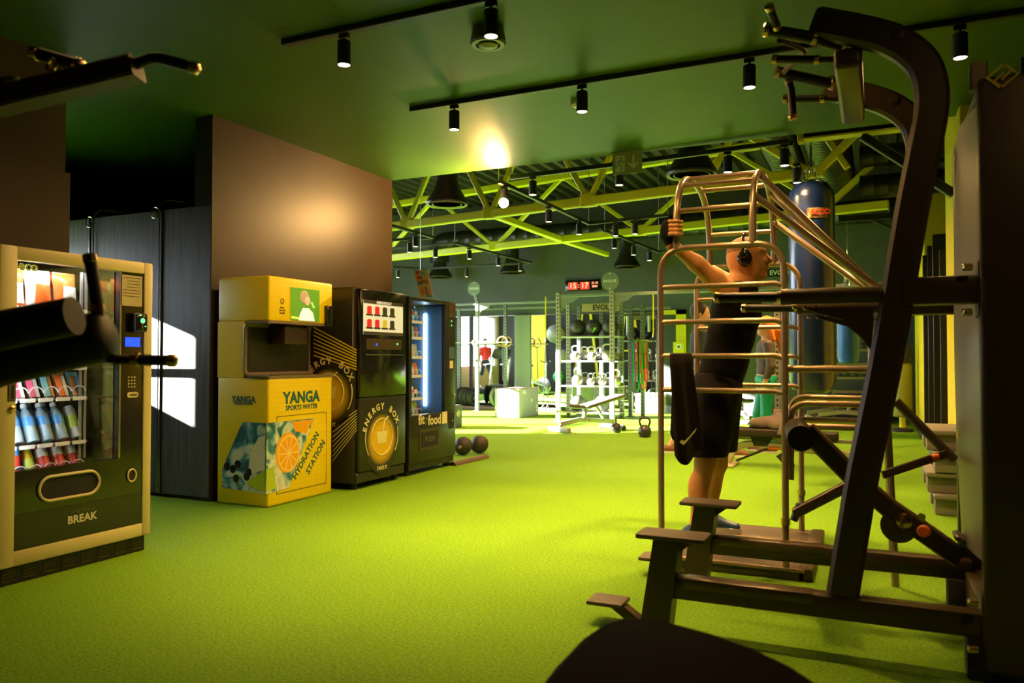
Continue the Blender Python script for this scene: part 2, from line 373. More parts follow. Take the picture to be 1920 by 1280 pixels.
# ---- exit sign hanging at the ceiling edge
M['sign_grey'] = mat('sign_grey', (.30, .33, .24), .5); M['sign_pale'] = mat('sign_pale', (.72, .76, .58), .5)
a, c = PY(1150, 287, 7.68), PY(1205, 320, 7.68)
r = thing('exit_sign', 'unlit grey emergency exit sign with running figure at the ceiling edge', 'sign', (a.x, 7.68, a.z))
mb().rbox((a.x-.01, 7.62, a.z-.02), (c.x+.01, 7.70, CEIL), .006, 1).build('housing', mat('sign_house', (.16, .15, .12), .4), r)
mb().box((a.x, 7.655, c.z-.02), (c.x, 7.665, a.z-.02)).build('plate', 'sign_grey', r)
w = c.x-a.x; z0, z1 = c.z-.02, a.z-.02; hh = z1-z0
mb().box((a.x+.1*w, 7.652, z0+.12*hh), (a.x+.42*w, 7.656, z1-.1*hh)).build('door_pictogram', 'sign_pale', r)
b = mb(); q = lambda s_, t_: Vector((a.x+s_*w, 7.650, z0+t_*hh))
b.ball(q(.30, .78), (.012, .003, .012), 10, 8)
for pp in ([(.28, .68), (.25, .45)], [(.25, .45), (.33, .33), (.28, .18)], [(.25, .45), (.18, .36), (.10, .34)], [(.28, .66), (.36, .56), (.40, .60)], [(.28, .66), (.20, .60), (.17, .50)]):
    b.tube([q(*t_) for t_ in pp], .007, 6)
b.build('running_figure', 'sign_grey', r)
b = mb().prism([q(.68, .85), q(.75, .85), q(.75, .42), q(.86, .54), q(.90, .48), q(.715, .2), q(.53, .48), q(.57, .54), q(.68, .42)], (0, .003, 0)); b.build('arrow', 'sign_pale', r)
# ---- yellow roof trusses
A1, B1 = Vector((-7.22, 10.84, 3.4)), Vector((-.51, 9.73, 3.4))
A2, B2 = Vector((-9.45, 14.18, 3.4)), Vector((-3.14, 12.91, 3.4))
def on_line(A, B, x, z): q_ = A+(B-A)*((x-A.x)/(B.x-A.x)); return Vector((q_.x, q_.y, z))
def on_plane(u, v, A, B):
    n_ = (B-A).cross(ZV); d = ray(u, v); return CC+d*((A-CC).dot(n_)/d.dot(n_))
def truss(label, A, B, xl, xr, zt, nodes, first_up):
    r = thing('roof_truss', label, 'truss', on_line(A, B, xl, 3.4), group='yellow roof trusses')
    mb().rect([on_line(A, B, xl, 3.4), on_line(A, B, xr, 3.4)], .11, .13).build('bottom_chord', 'truss', r)
    mb().rect([on_line(A, B, xl, zt), on_line(A, B, xr+.8, zt)], .12, .13).build('top_chord', 'truss', r)
    N = [(x_, 3.4 if (i % 2 == 0) == (not first_up) else zt) for i, x_ in enumerate(nodes)]
    for (xa, za), (xb, zb) in zip(N[:-1], N[1:]):
        pa, pb = on_line(A, B, xa, za), on_line(A, B, xb, zb)
        mb().rect([pa, pb], .07, .075, up=(0, 1, 0)).build('web', 'truss', r)
    for xa, za in N: 
        if za < 4 and xa < -1.2: mb().rbox(on_line(A, B, xa, 3.4)-Vector((.11, .062, .075)), on_line(A, B, xa, 3.4)+Vector((.11, .062, .10)), .01, 1).build('node_plate', 'truss', r)
    return r
nb = [on_plane(u, v, A1, B1).x for u, v in ((770, 410), (920, 399), (1104, 366))]
s1 = nb[2]-nb[1]
ns = []
for i in range(-4, 5):
    xb_ = nb[1]+s1*i; ns += [xb_, xb_+s1/2]
truss('yellow roof truss nearer the camera, its top hidden by the ceiling', A1, B1, -12.8, -.51, 4.85, [x_ for x_ in ns if -12.6 < x_ < .2], abs((ns[[i for i, x_ in enumerate(ns) if x_ > -12.6][0]]-nb[1])/s1 % 1) > .25)
nb2 = [on_plane(u, v, A2, B2).x for u, v in ((928, 458), (1200, 428))]; s2 = nb2[1]-nb2[0]
ns = []
for i in range(-2, 5):
    xb_ = nb2[0]+s2*i; ns += [xb_, xb_+s2/2]
truss('yellow roof truss farther away, above the mirrors', A2, B2, -12.8, .2, 4.55, [x_ for x_ in ns if -12.6 < x_ < .2], abs((ns[[i for i, x_ in enumerate(ns) if x_ > -12.6][0]]-nb2[0])/s2 % 1) > .25)
r = thing('roof_strut', 'yellow tie beam running between the two trusses', 'beam', (-5.22, 10.55, 3.4))
mb().rect([(-5.22, 10.55, 3.4), (-5.19, 13.3, 3.4)], .10, .10).build('beam', 'truss', r); mb().rect([(-5.19, 13.3, 3.4), (-5.05, 15.6, 3.4)], .10, .10).build('beam', 'truss', r)
# near beam above the punch bag
r = thing('roof_beam', 'dark beam with yellow underside carrying the big punch bag', 'beam', PD(1510, 258, 7.6))
P0, P1 = PD(1508, 258, 7.62), PD(1730, 226, 7.62); P1.y = P0.y+.0; P1.z = P0.z
mb().rect([P0+Vector((0, 0, .05)), P1+Vector((0, 0, .05))], .12, .12).build('beam', 'black_metal', r)
mb().rect([P0-Vector((.03, 0, .025)), P1-Vector((0, 0, .025))], .15, .02).build('flange', 'truss', r)
mb().rbox(P0-Vector((.06, .07, .05)), P0+Vector((.0, .07, .11)), .005, 1).build('end_plate', 'truss', r)
Q = PY(1617, 255, P0.y)
mb().rect([Q, Q+Vector((.75, 0, -.62))], .08, .08, up=(0, 1, 0)).build('brace', 'black_metal', r)
mb().rect([Q, Q+Vector((.9, 0, .7))], .08, .08, up=(0, 1, 0)).build('brace', 'truss', r)
mb().rect([P0+Vector((-1.4, .0, 1.4)), P0+Vector((.05, 0, .1))], .08, .08, up=(0, 1, 0)).build('brace', 'truss', r)
def brace(a, c, label, A, B):
    pa, pb = on_plane(*a, A, B), on_plane(*c, A, B); r = thing('roof_brace', label, 'beam', pa)
    mb().rect([pa, pb], .09, .09, up=(0, 1, 0)).build('bar', 'truss', r)
brace((1538, 318), (1632, 222), 'yellow diagonal brace right of the punch bag chain', A1, B1)
brace((1545, 393), (1648, 298), 'lower yellow diagonal brace beside the punch bag top', A2, B2)
brace((1390, 245), (1520, 325), 'yellow diagonal brace left of the punch bag chain', A1, B1)
# ---- ducts
def ribbed(b, p, q_, r_, step=.12, n=20):
    p, q_ = Vector(p), Vector(q_); L = (q_-p).length; k = max(2, int(L/step)); prof = []
    for i in range(k+1):
        z = L*i/k; prof += [(r_, max(0, z-.014)), (r_*1.035, z), (r_, min(L, z+.014))]
    return b.lathe(prof, o=p, ax=(q_-p), n=n)
r = thing('spiral_duct', 'long dark spiral air duct running along the far wall', 'duct', (-9.6, 16.75, 4.1))
ribbed(mb(), (-9.4, 16.75, 4.1), (.9, 16.75, 4.1), .24, .3).build('pipe', 'duct', r)
b = mb(); b.tube(fillet([(-9.35, 16.75, 4.1), (-9.75, 16.75, 4.1), (-9.75, 16.75, 3.6)], .3, 8), .24, 18); b.build('elbow', 'duct', r)
def diffuser(p, label, s=1., up=.8, m='black_metal', ring='vent_ring'):
    r = thing('air_diffuser', label, 'vent', p, group='round bell air diffusers'); p = Vector(p)
    if up < 0: up = 3.85-p.z
    mb().lathe([(.30*s, .012), (.305*s, .03), (.27*s, .10*s), (.20*s, .22*s), (.165*s, .33*s), (.155*s, .36*s), (.155*s, up)], o=p, n=26).build('bell', m, r)
    for i in range(4):
        ro = (.29-.07*i)*s; mb().lathe([(ro, .012+.004*i), (ro, .0+.006*i), (ro-.03*s, .012+.006*i), (ro-.034*s, .02+.006*i)], o=p, n=26).build('ring', ring, r)
    return r
M['vent_ring'] = mat('vent_ring', (.38, .40, .34), .4)
diffuser(PZ(838, 385, 3.3), 'big black bell diffuser hanging left, beside the machine wall', .95, 1.7)
diffuser(PZ(1297, 330, 3.3), 'big black bell diffuser hanging above the climbing frame', .95, 1.7)
M['vent_dim'] = mat('vent_dim', (.10, .06, .04), .5)
diffuser(PY(825, 521, 16.75), 'small dark bell diffuser on the far wall behind the hanging poster', 1, -1, 'duct', 'vent_dim')
diffuser(PY(961, 513, 16.75), 'small dark bell diffuser above the left rig', 1, -1, 'duct', 'vent_dim')
diffuser(PY(1175, 502, 16.75), 'small dark bell diffuser above the round disc by the clock', 1, -1, 'duct', 'vent_dim')
r = thing('spiral_duct', 'fat spiral duct running away above the big punch bag', 'duct', PZ(1545, 238, 4.25))
ribbed(mb(), (PZ(1545, 238, 4.25).x, 8.2, 4.25), (PZ(1545, 238, 4.25).x, 14.2, 4.25), .30, .14).build('pipe', 'duct', r)
x_ = PZ(1455, 240, 4.2).x-.05
r = thing('spiral_duct', 'second spiral duct left of the punch bag chain', 'duct', (x_, 8.2, 4.2))
ribbed(mb(), (x_, 8.2, 4.2), (x_, 12.6, 4.2), .24, .14).build('pipe', 'duct', r)
for v_, lb in ((296, 'upper cross duct at the right behind the foreground machine'), (352, 'lower cross duct at the right behind the foreground machine')):
    p = PY(1612, v_, 12.3); r = thing('cross_duct', lb, 'duct', p); ribbed(mb(), p, (.94, p.y, p.z), .17, .16).build('pipe', 'duct', r)
# ---- suspended hall tracks with small spots
RAILS = {}
def hall_rail(key, pts, label):
    P = [PZ(u, v, z) for u, v, z in pts]; r = rail('hall_track', P, label, .045, .045); RAILS[key] = P
    for p in P[:1]+P[-1:]+([P[1]] if len(P) > 2 else []):
        mb().cyl((p.x, p.y, p.z), (p.x, p.y, ROOF-.05), .006, 6).build('wire', 'steel', r)
def proj(p):
    d = Vector(p)-CC; z = d.dot(CF); return 960+F_PX*d.dot(CR)/z, 640-F_PX*d.dot(CU)/z
def at_rail(key, u, v):
    best = None
    for a_, c_ in zip(RAILS[key][:-1], RAILS[key][1:]):
        for i in range(81):
            q_ = a_+(c_-a_)*(i/80); pu, pv = proj(q_); e = abs(pu-u)+.5*abs(pv-v)
            if best is None or e < best[0]: best = (e, q_)
    return best[1]
hall_rail('a', [(958, 333, 3.25), (1150, 309, 3.25), (1480, 265, 3.25)], 'suspended light track running right past the exit sign')
hall_rail('b', [(935, 340, 3.22), (1104, 419, 3.22), (1252, 403, 3.22)], 'bent suspended light track under the near truss')
hall_rail('c', [(735, 423, 3.2), (812, 445, 3.2), (735, 450, 3.2)], 'short suspended light track beside the machine wall')
hall_rail('d', [(735, 466, 3.2), (853, 455, 3.2), (995, 492, 3.2), (792, 504, 3.2), (735, 500, 3.2)], 'ring of suspended light track above the left rig')
hall_rail('e', [(1134, 432, 3.2), (1235, 472, 3.2), (1420, 452, 3.2)], 'bent suspended light track above the clock')
RAILS['f'] = [PZ(1482, 268, 3.25), Vector((-.75, 14.0, 3.25))]
rail('hall_track', RAILS['f'], 'suspended light track running away past the big punch bag', .045, .045)
GH = 'small spots hanging in the far hall'
hl = [('a', 999, 330, 'second spot right of the glowing lamp below the exit-side track'), ('a', 1163, 310, 'lit spot just below the exit sign'), ('a', 1363, 281, 'lit spot right of the bell diffuser above the climbing frame'), ('a', 1470, 266, 'unlit spot left of the punch bag chain'),
 ('b', 1030, 384, 'small spot under the near truss, first right of the crossing'), ('b', 1086, 410, 'small spot at the bend of the suspended track'), ('b', 1154, 412, 'small spot right of the track bend above the far duct'), ('b', 1190, 410, 'small spot hanging above the clock side duct'),
 ('e', 1152, 440, 'small spot left of the bell diffuser by the clock'), ('e', 1188, 455, 'small spot beside the bell diffuser by the clock'), ('e', 1218, 467, 'small spot right of the bell diffuser by the clock'),
 ('c', 779, 436, 'small spot high beside the machine wall'), ('c', 768, 449, 'small spot lower beside the machine wall'), ('d', 816, 458, 'small spot left of the far duct elbow'), ('d', 880, 462, 'small spot below the bend of the ring track'), ('d', 934, 477, 'small spot on the ring track above the gym rings'), ('d', 976, 487, 'small spot at the right corner of the ring track'), ('d', 874, 500, 'small spot above the left round disc'), ('d', 746, 501, 'small spot next to the poster')]
for k, (fr_, lb) in enumerate(((.12, 'lit spot behind the upper grips of the foreground machine'), (.45, 'lit spot hidden behind the big punch bag'), (.85, 'lit spot far down the right hand hall track'))):  # spots added on this track to brighten the right of the hall
    q_ = RAILS['f'][0]+(RAILS['f'][1]-RAILS['f'][0])*fr_; lamp((q_.x, q_.y, q_.z-.225), lb, (170, 420, 420)[k], GH, dim=True, top=q_.z-.018, cone=120)
for key, u, v, lb in hl:
    q_ = at_rail(key, u, v); lamp((q_.x, q_.y, q_.z-.225), lb, 330 if (key == 'a' and u > 1100) else 130, GH, s=1.0, dim=(key != 'a'), top=q_.z-.018, cone=100)  # unlit spots of the hall get an added beam too
# the glaring lamp turned back towards the camera
p = at_rail('b', 946, 345)-Vector((0, 0, .21))
r = lamp(p, 'glaring warm lamp turned towards the camera under the track corner', 0, GN, top=3.2+.002)
mb().ball(p+Vector((.0, -.02, -.01)), .055, 14, 10).build('bulb', mat('bulb', (1, .7, .4), .3, emit=160, ecol=(1, .66, .32)), r)
L = bpy.data.lights.new('flood_beam', 'SPOT'); L.energy = 460; L.color = WARM; L.spot_size = math.radians(150); L.spot_blend = .3; L.shadow_soft_size = .05
lo = bpy.data.objects.new('flood_beam', L); COL.objects.link(lo); lo.parent = r; lo.location = (-.01, -.09, -.02); lo.rotation_euler = Vector((-1.0, -.8, .7)).to_track_quat('-Z', 'Y').to_euler()
# ================================================================ vending machines
M['beige'] = mat('beige', (.60, .53, .26), .4); M['gloss_black'] = mat('gloss_black', (.008, .008, .008), .12, spec=.6)
M['dark_panel'] = mat('dark_panel', (.020, .022, .016), .3); M['cabinet_dark'] = mat('cabinet_dark', (.025, .021, .018), .4)
M['led'] = mat('led', (.9, .95, 1), .4, emit=70, ecol=(.9, .95, 1)); M['led_blue'] = mat('led_blue', (.7, .85, 1), .4, emit=30, ecol=(.55, .76, 1))
M['interior'] = mat('interior', (.05, .05, .055), .35); M['shelf_grey'] = mat('shelf_grey', (.35, .36, .37), .35, .4)
M['coil'] = mat('coil', (.75, .76, .78), .3, .2); M['olive_mirror'] = mat('olive_mirror', (.50, .42, .10), .10, .75)
M['screen_blue'] = mat('screen_blue', (.02, .08, .8), .3, emit=1.6, ecol=(.01, .06, 1)); M['led_green'] = mat('led_green', (.1, .9, .2), .4, emit=2, ecol=(.1, .9, .25)); M['print_pale'] = mat('print_pale', (.62, .60, .45), .6)
M['paper'] = mat('paper', (.48, .42, .24), .7); M['ink'] = mat('ink', (.04, .04, .03), .7)
def col(key, rgb, rough=.35, **k):
    if key not in M: M[key] = mat(key, rgb, rough, **k)
    return key
# ---- products (built at their own origin, facing +X, base at z=0)
def p_bag(m1, m2, w=.15, h=.21, t=.05):
    def make(r):
        def side(sg, u0=0, u1=1, v0=0, v1=1, e=0):
            def fn(a, c):
                a = u0+(u1-u0)*a; c = v0+(v1-v0)*c
                bul = (math.sin(math.pi*a)**.55)*(math.sin(math.pi*min(1, max(0, c)))**.5); wob = .006*math.sin(9*a+7*c)*bul
                return (sg*(t/2*bul+wob+e)+.0, (a-.5)*w*(1-.10*math.sin(math.pi*c)), c*h)
            return fn
        mb().grid(side(1), 10, 10).grid(side(-1), 10, 10).build('pouch', m1, r, local=True)
        mb().grid(side(1, .28, .95, .08, .62, .002), 8, 6).build('front_print', m2, r, local=True)
        mb().box((-.003, -w*.46, h*.965), (.003, w*.46, h*1.02)).build('seal', m1, r, local=True)
    return make
def p_bottle(mb_, ml, mc, r_=.032, h=.20):
    def make(r):
        mb().lathe([(r_*.9, 0), (r_, .008), (r_, h*.30), (r_*.93, h*.36), (r_, h*.42), (r_, h*.62), (r_*.8, h*.74), (r_*.42, h*.86), (r_*.40, h*.90)], n=16).build('body', mb_, r, local=True)
        mb().lathe([(r_*1.02, h*.40), (r_*1.02, h*.63)], n=16).build('label_wrap', ml, r, local=True)
        mb().lathe([(r_*.47, h*.895), (r_*.47, h*.98), (r_*.40, h)], n=12).build('cap', mc, r, local=True)
    return make
def p_can(m1, m2, r_=.029, h=.16):
    def make(r):
        mb().lathe([(r_*.8, 0), (r_, .01), (r_, h*.9), (r_*.82, h*.97), (r_*.82, h)], n=16).build('body', m1, r, local=True)
        mb().lathe([(r_*1.015, h*.3), (r_*1.015, h*.7)], n=16).build('label_band', m2, r, local=True)
        mb().box((-.01, -.006, h), (.012, .006, h+.003)).build('ring_pull', 'steel', r, local=True)
    return make
def p_wedge(m1, m2, m3, w=.075, h=.135):
    def make(r):
        mb().prism([(.03, -w/2, 0), (-.05, -w/2, 0), (-.05, -w/2, h), (-.03, -w/2, h)], (0, w, 0)).build('pack', m1, r, local=True)
        mb().prism([(.034, -w*.4, .012), (.034, w*.1, .012), (-.018, w*.1, h*.85), (-.018, -w*.4, h*.85)], (.003, 0, .002)).build('front_print', m2, r, local=True)
        mb().prism([(.034, w*.15, .012), (.034, w*.42, .012), (-.018, w*.42, h*.85), (-.018, w*.15, h*.85)], (.003, 0, .002)).build('side_print', m3, r, local=True)
    return make
def product(name, label, cat, maker, loc, tilt=0, rz=0, group=None):
    r = thing(name, label, cat, loc, group=group); maker(r); r.rotation_euler = (0, tilt, rz); return r
# ---- beige framed vending machine
VX = -4.20
V0 = thing('vending_machine', 'beige framed snack and drink vending machine at the left', 'vending machine', (-4.6, 3.09, 0))
Y0, Y1, H = 2.60, 3.57, 1.83
b = mb(); xb = -4.98
b.box((xb, Y0+.01, .10), (xb+.03, Y1-.01, H-.005)).box((xb, Y0+.01, .10), (VX-.06, Y0+.04, H-.005)).box((xb, Y1-.04, .10), (VX-.06, Y1-.01, H-.005)).box((xb, Y0+.01, H-.04), (VX-.06, Y1-.01, H-.005)).box((xb, Y0+.01, .10), (VX-.06, Y1-.01, .60))
b.build('cabinet', 'cabinet_dark', V0)
fr = .085
mb().rbox((VX-.06, Y0, .10), (VX, Y0+.10, H), .012).build('door_frame', 'beige', V0)
mb().rbox((VX-.06, Y1-.065, .10), (VX, Y1, H), .012).build('door_frame', 'beige', V0)
mb().rbox((VX-.06, Y0+.09, H-.075), (VX, Y1-.06, H), .012).build('door_frame', 'beige', V0)
mb().rbox((VX-.06, Y0+.09, .10), (VX, Y1-.06, .185), .012).build('door_frame', 'beige', V0)
zw = .61
fp = mb().box((VX-.05, Y0+.095, .18), (VX-.010, Y1-.06, zw)).build('front_panel', 'gloss_black', V0)
mb().box((VX-.010, Y0+.10, .185), (VX-.004, Y1-.068, .375)).build('lower_panel', 'dark_panel', V0)
mb().box((VX-.05, 3.345, zw), (VX-.012, Y1-.06, H-.07)).build('control_column', 'gloss_black', V0)
mb().box((VX-.018, 2.695, zw), (VX-.014, 3.335, H-.07)).build('window_glass', 'glass', V0)
mb().box((VX-.05, 3.335, zw), (VX-.008, 3.347, H-.07)).build('window_post', 'steel', V0)
# interior
mb().box((-4.93, 2.645, .60), (-4.92, 3.53, 1.79)).build('back_lining', 'interior', V0)
mb().box((-4.92, 2.645, .60), (VX-.07, 2.65, 1.79)).build('side_lining', 'interior', V0)
mb().prism([(VX-.065, 3.338, .60), (-4.92, 3.235, .60), (-4.92, 3.24, .60), (VX-.065, 3.343, .60)], (0, 0, 1.19)).build('side_lining', 'olive_mirror', V0)
for yy in (2.675,):
    mb().box((VX-.075, yy-.008, .64), (VX-.06, yy+.008, 1.74)).build('led_strip', 'led', V0)
mb().box((VX-.10, 2.70, 1.765), (VX-.08, 3.19, 1.78)).build('led_strip', 'led', V0)
sx0, sx1 = -4.88, -4.32
shelf_z = [PX(110, v, sx1).z for v in (575, 632, 684, 742, 826, 884)]
for i, z in enumerate(shelf_z):
    sh = mb().box((sx0, 2.66, z-.022), (sx1, 3.21, z-.016)).build('shelf', 'shelf_grey', V0)
    for k in range(5): mb().box((sx1, 2.69+k*.105, z-.03), (sx1+.006, 2.775+k*.105, z-.008)).build('price_tag', 'white', sh)
    for k in range(6 if i in (1, 3, 5) else 0):
        yc = 2.72+k*.088; pts = [(sx1-.0-.045*t_/(2*math.pi)*1, yc+.034*math.cos(t_), z+.022+.034*math.sin(t_)) for t_ in [j*math.pi/7 for j in range(40)]]
        mb().tube(pts, .0032, 5).build('coil', 'coil', sh)
for k in range(2):
    b = mb().box((-4.345, 3.165+.03*k, .62), (-4.335, 3.18+.03*k, 1.74)); b.build('shelf_upright', 'shelf_grey', V0)
GV = 'products in the beige vending machine'
col('bag_white', (.75, .72, .68)); col('bag_orange', (.85, .16, .03)); col('yel', (.80, .55, .03)); col('pk', (.75, .10, .25)); col('brownp', (.40, .18, .06)); col('bluep', (.05, .25, .65)); col('cyanp', (.15, .55, .75)); col('purp', (.25, .08, .40)); col('blk', (.02, .02, .02)); col('silver', (.55, .56, .58)); col('redp', (.65, .05, .04)); col('limep', (.45, .60, .08))
for k, (m1, m2, lb) in enumerate((('bag_orange', 'bag_white', 'orange and white crisp bag at the left of the top shelf'), ('bag_white', 'bag_orange', 'white crisp bag with orange print, second on the top shelf'), ('bag_orange', 'bag_white', 'orange crisp bag third on the top shelf of the beige machine'))):
    product('crisp_bag', lb, 'bag', p_bag(m1, m2, .165, .215, .07), (-4.37, 2.765+.165*k, shelf_z[0]-.010), -.12, .1*(k-1), GV)
    product('crisp_bag', lb.replace('crisp bag', 'crisp bag standing behind,'), 'bag', p_bag(m1, m2, .165, .215, .07), (-4.52, 2.765+.165*k, shelf_z[0]-.010), -.12, .1, GV)
for k, (m1, m2, lb) in enumerate((('bag_orange', 'yel', 'orange snack bag at the left of the second shelf'), ('brownp', 'bag_white', 'brown snack bag second on the second shelf'), ('yel', 'brownp', 'yellow snack bag third on the second shelf'), ('yel', 'bag_white', 'bright yellow snack bag at the right of the second shelf'))):
    product('snack_bag', lb, 'bag', p_bag(m1, m2, .115, .15, .05), (-4.37, 2.735+.13*k, shelf_z[1]-.010), -.12, 0, GV)
for k, (m1, m2, lb) in enumerate((('purp', 'bag_white', 'purple chocolate pouch at the left of the third shelf'), ('redp', 'yel', 'red pouch second on the third shelf'), ('brownp', 'bag_orange', 'orange-brown pouch on the third shelf'), ('brownp', 'yel', 'tan pouch fourth on the third shelf'), ('bluep', 'cyanp', 'blue pouch at the right of the third shelf'))):
    product('snack_pouch', lb, 'pouch', p_bag(m1, m2, .092, .12, .045), (-4.37, 2.725+.105*k, shelf_z[2]-.010), -.12, 0, GV)
for k, (m1, m2, m3, lb) in enumerate((('blk', 'bag_white', 'cyanp', 'black and white snack pack leftmost on the fourth shelf'), ('bag_white', 'pk', 'bag_white', 'white snack pack with pink print on the fourth shelf'), ('blk', 'pk', 'silver', 'black snack pack with pink print on the fourth shelf'), ('blk', 'cyanp', 'brownp', 'black snack pack with blue and brown print on the fourth shelf'), ('brownp', 'bag_orange', 'bag_white', 'tan snack pack fifth on the fourth shelf'), ('cyanp', 'brownp', 'bluep', 'blue snack pack rightmost on the fourth shelf'))):
    product('snack_pack', lb, 'snack', p_wedge(m1, m2, m3, .074, .15), (-4.38, 2.72+k*.088, shelf_z[3]-.014), 0, 0, GV)
M['water'] = mat('water', (.55, .78, .92), .08, trans=.55, spec=.6)
for k in range(5):
    product('water_bottle', 'blue labelled water bottle, %s of the front row on the fifth shelf' % ('leftmost', 'second', 'middle one', 'fourth', 'rightmost')[k], 'bottle', p_bottle('water', 'bluep', 'white', .036, .235), (-4.355, 2.72+k*.088, shelf_z[4]+.001), -.42, 0, GV)
    product('water_bottle', 'blue labelled water bottle, %s of the row behind on the fifth shelf' % ('leftmost', 'second', 'middle one', 'fourth', 'rightmost')[k], 'bottle', p_bottle('water', 'bluep', 'white', .036, .235), (-4.45, 2.72+k*.088, shelf_z[4]+.001), -.42, 0, GV)
product('drink_can', 'tall grey can with yellow stripes at the right of the fifth shelf', 'can', p_can('silver', 'limep', .033, .20), (-4.355, 2.72+5*.088, shelf_z[4]+.004), -.42, 0, GV)
for k, (mk, lb, nm) in enumerate(((p_can('silver', 'bluep'), 'silver can at the left of the bottom shelf', 'drink_can'), (p_can('bluep', 'redp'), 'dark blue and red can on the bottom shelf', 'drink_can'), (p_bottle('limep', 'yel', 'white', .032, .2), 'yellow-green drink bottle on the bottom shelf', 'drink_bottle'), (p_bottle('redp', 'bag_white', 'white', .035, .215), 'first white labelled pink drink bottle on the bottom shelf', 'drink_bottle'), (p_bottle('redp', 'bag_white', 'white', .035, .215), 'middle white labelled pink drink bottle on the bottom shelf', 'drink_bottle'), (p_bottle('redp', 'bag_white', 'white', .035, .215), 'rightmost white labelled pink drink bottle on the bottom shelf', 'drink_bottle'))):
    product(nm, lb, nm.split('_')[1], mk, (-4.365, 2.71+k*.09, shelf_z[5]+.004), -.42 if k > 1 else -.1, 0, GV)
# front fittings
def stadium(cy, cz, w, h, n=10):
    r_ = h/2; pts = []
    for k in range(n+1): a = -math.pi/2+math.pi*k/n; pts.append((cy+w/2-r_+r_*math.cos(a), cz+r_*math.sin(a)))
    for k in range(n+1): a = math.pi/2+math.pi*k/n; pts.append((cy-w/2+r_+r_*math.cos(a), cz+r_*math.sin(a)))
    return pts
pc = PX(132, 910, VX); st = stadium(pc.y, pc.z, .37, .135)
fl_ = mb().prism([(VX-.010, y, z) for y, z in st], (.003, 0, 0)).build('delivery_flap', 'void', V0)
mb().tube([(VX-.002, y, z) for y, z in st], .009, 8, closed=True).build('flap_rim', 'beige', fl_)
pc = PX(248, 891, VX)
cr = mb().lathe([(.026, 0), (.026, .004)], o=(VX-.010, pc.y, pc.z), ax=(1, 0, 0)).build('coin_return', 'void', V0)
mb().tube([(VX-.004, pc.y+.03*math.cos(a), pc.z+.038*math.sin(a)) for a in [k*math.pi/10 for k in range(20)]], .006, 8, closed=True).build('rim', 'beige', cr)
lk = PX(22, 735, VX)
mb().rbox((VX-.002, lk.y-.022, lk.z-.05), (VX+.006, lk.y+.022, lk.z+.05), .004, 1).build('lock_plate', 'steel', V0)
mb().box((VX+.005, lk.y-.006, lk.z-.035), (VX+.008, lk.y+.006, lk.z+.035)).build('lock_slot', 'void', V0)
mb().lathe([(.018, 0), (.018, .012), (.012, .016)], o=(VX-.002, lk.y, lk.z-.09), ax=(1, 0, 0)).build('lock_knob', 'brass', V0)
n0, n1 = PX(229, 514, VX), PX(268, 575, VX)
nt_ = mb().box((VX-.014, n0.y, n1.z), (VX-.008, n1.y, n0.z)).build('notice', 'paper', V0)
b = mb()
for k in range(7): b.box((VX-.008, n0.y+.012+(.03 if k in (1, 2, 3) else 0), n0.z-.015-k*.019-.003), (VX-.007, n1.y-.012, n0.z-.015-k*.019))
tag(b.build('print_lines', 'ink', nt_), kind='stuff')
c0 = PX(259, 605, VX)
rd = mb().rbox((VX-.012, c0.y-.05, c0.z-.06), (VX+.035, c0.y+.045, c0.z+.06), .012).build('card_reader', 'gloss_black', V0)
mb().lathe([(.016, 0), (.016, .002)], o=(VX+.035, c0.y+.005, c0.z+.012), ax=(1, 0, 0)).build('indicator', 'led_green', rd)
mb().box((VX+.0345, c0.y-.02, c0.z+.042), (VX+.036, c0.y-.005, c0.z+.047)).build('indicator', 'led_green', rd)
mb().box((VX+.0345, c0.y+.02, c0.z-.025), (VX+.036, c0.y+.03, c0.z-.02)).build('indicator', 'led_green', rd)
s0, s1_ = PX(237, 632, VX), PX(264, 650, VX)
mb().box((VX-.013, s0.y, s1_.z), (VX-.007, s1_.y, s0.z)).build('display', 'screen_blue', V0)
kp = PX(249, 716, VX)
for i in range(3):
    for j in range(4): mb().lathe([(.0065, 0), (.005, .004)], o=(VX-.012, kp.y+(i-1)*.021, kp.z+(1.5-j)*.02), ax=(1, 0, 0), n=10).build('key', 'beige', V0)
cs = PX(250, 740, VX); mb().prism([(VX-.012, y, z) for y, z in stadium(cs.y, cs.z, .082, .034)], (.008, 0, 0)).build('coin_slot', 'beige', V0)
mb().box((VX-.005, cs.y-.02, cs.z-.004), (VX-.002, cs.y+.03, cs.z+.004)).build('slot', 'void', V0)
mb().box((-4.95, Y0+.02, 0), (VX-.035, Y1-.02, .10)).build('base', 'black_metal', V0)
for k in range(8):
    b = mb()
    for j in range(4): b.box((VX-.036, Y0+.05+k*.115, .020+j*.019), (VX-.030, Y0+.125+k*.115, .029+j*.019))
    tag(b.build('vent_grille', 'machine_brown', V0), kind='stuff')
p = PX(155, 971, VX)
lettering(V0, 'print_pale', [('BREAK', (VX-.003, p.y, p.z), .062, YV, ZV, 'CENTER', .03)])
lettering(V0, col('dimgreen', (.10, .11, .04)), [('TIME FOR A', (VX-.003, p.y, p.z+.042), .030, YV, ZV)])
p = PX(56, 499, VX); lettering(V0, col('eco_green', (.45, .60, .05)), [('eco', (VX-.012, p.y, p.z), .075, YV, ZV, 'CENTER', .03)], name='brand_print')
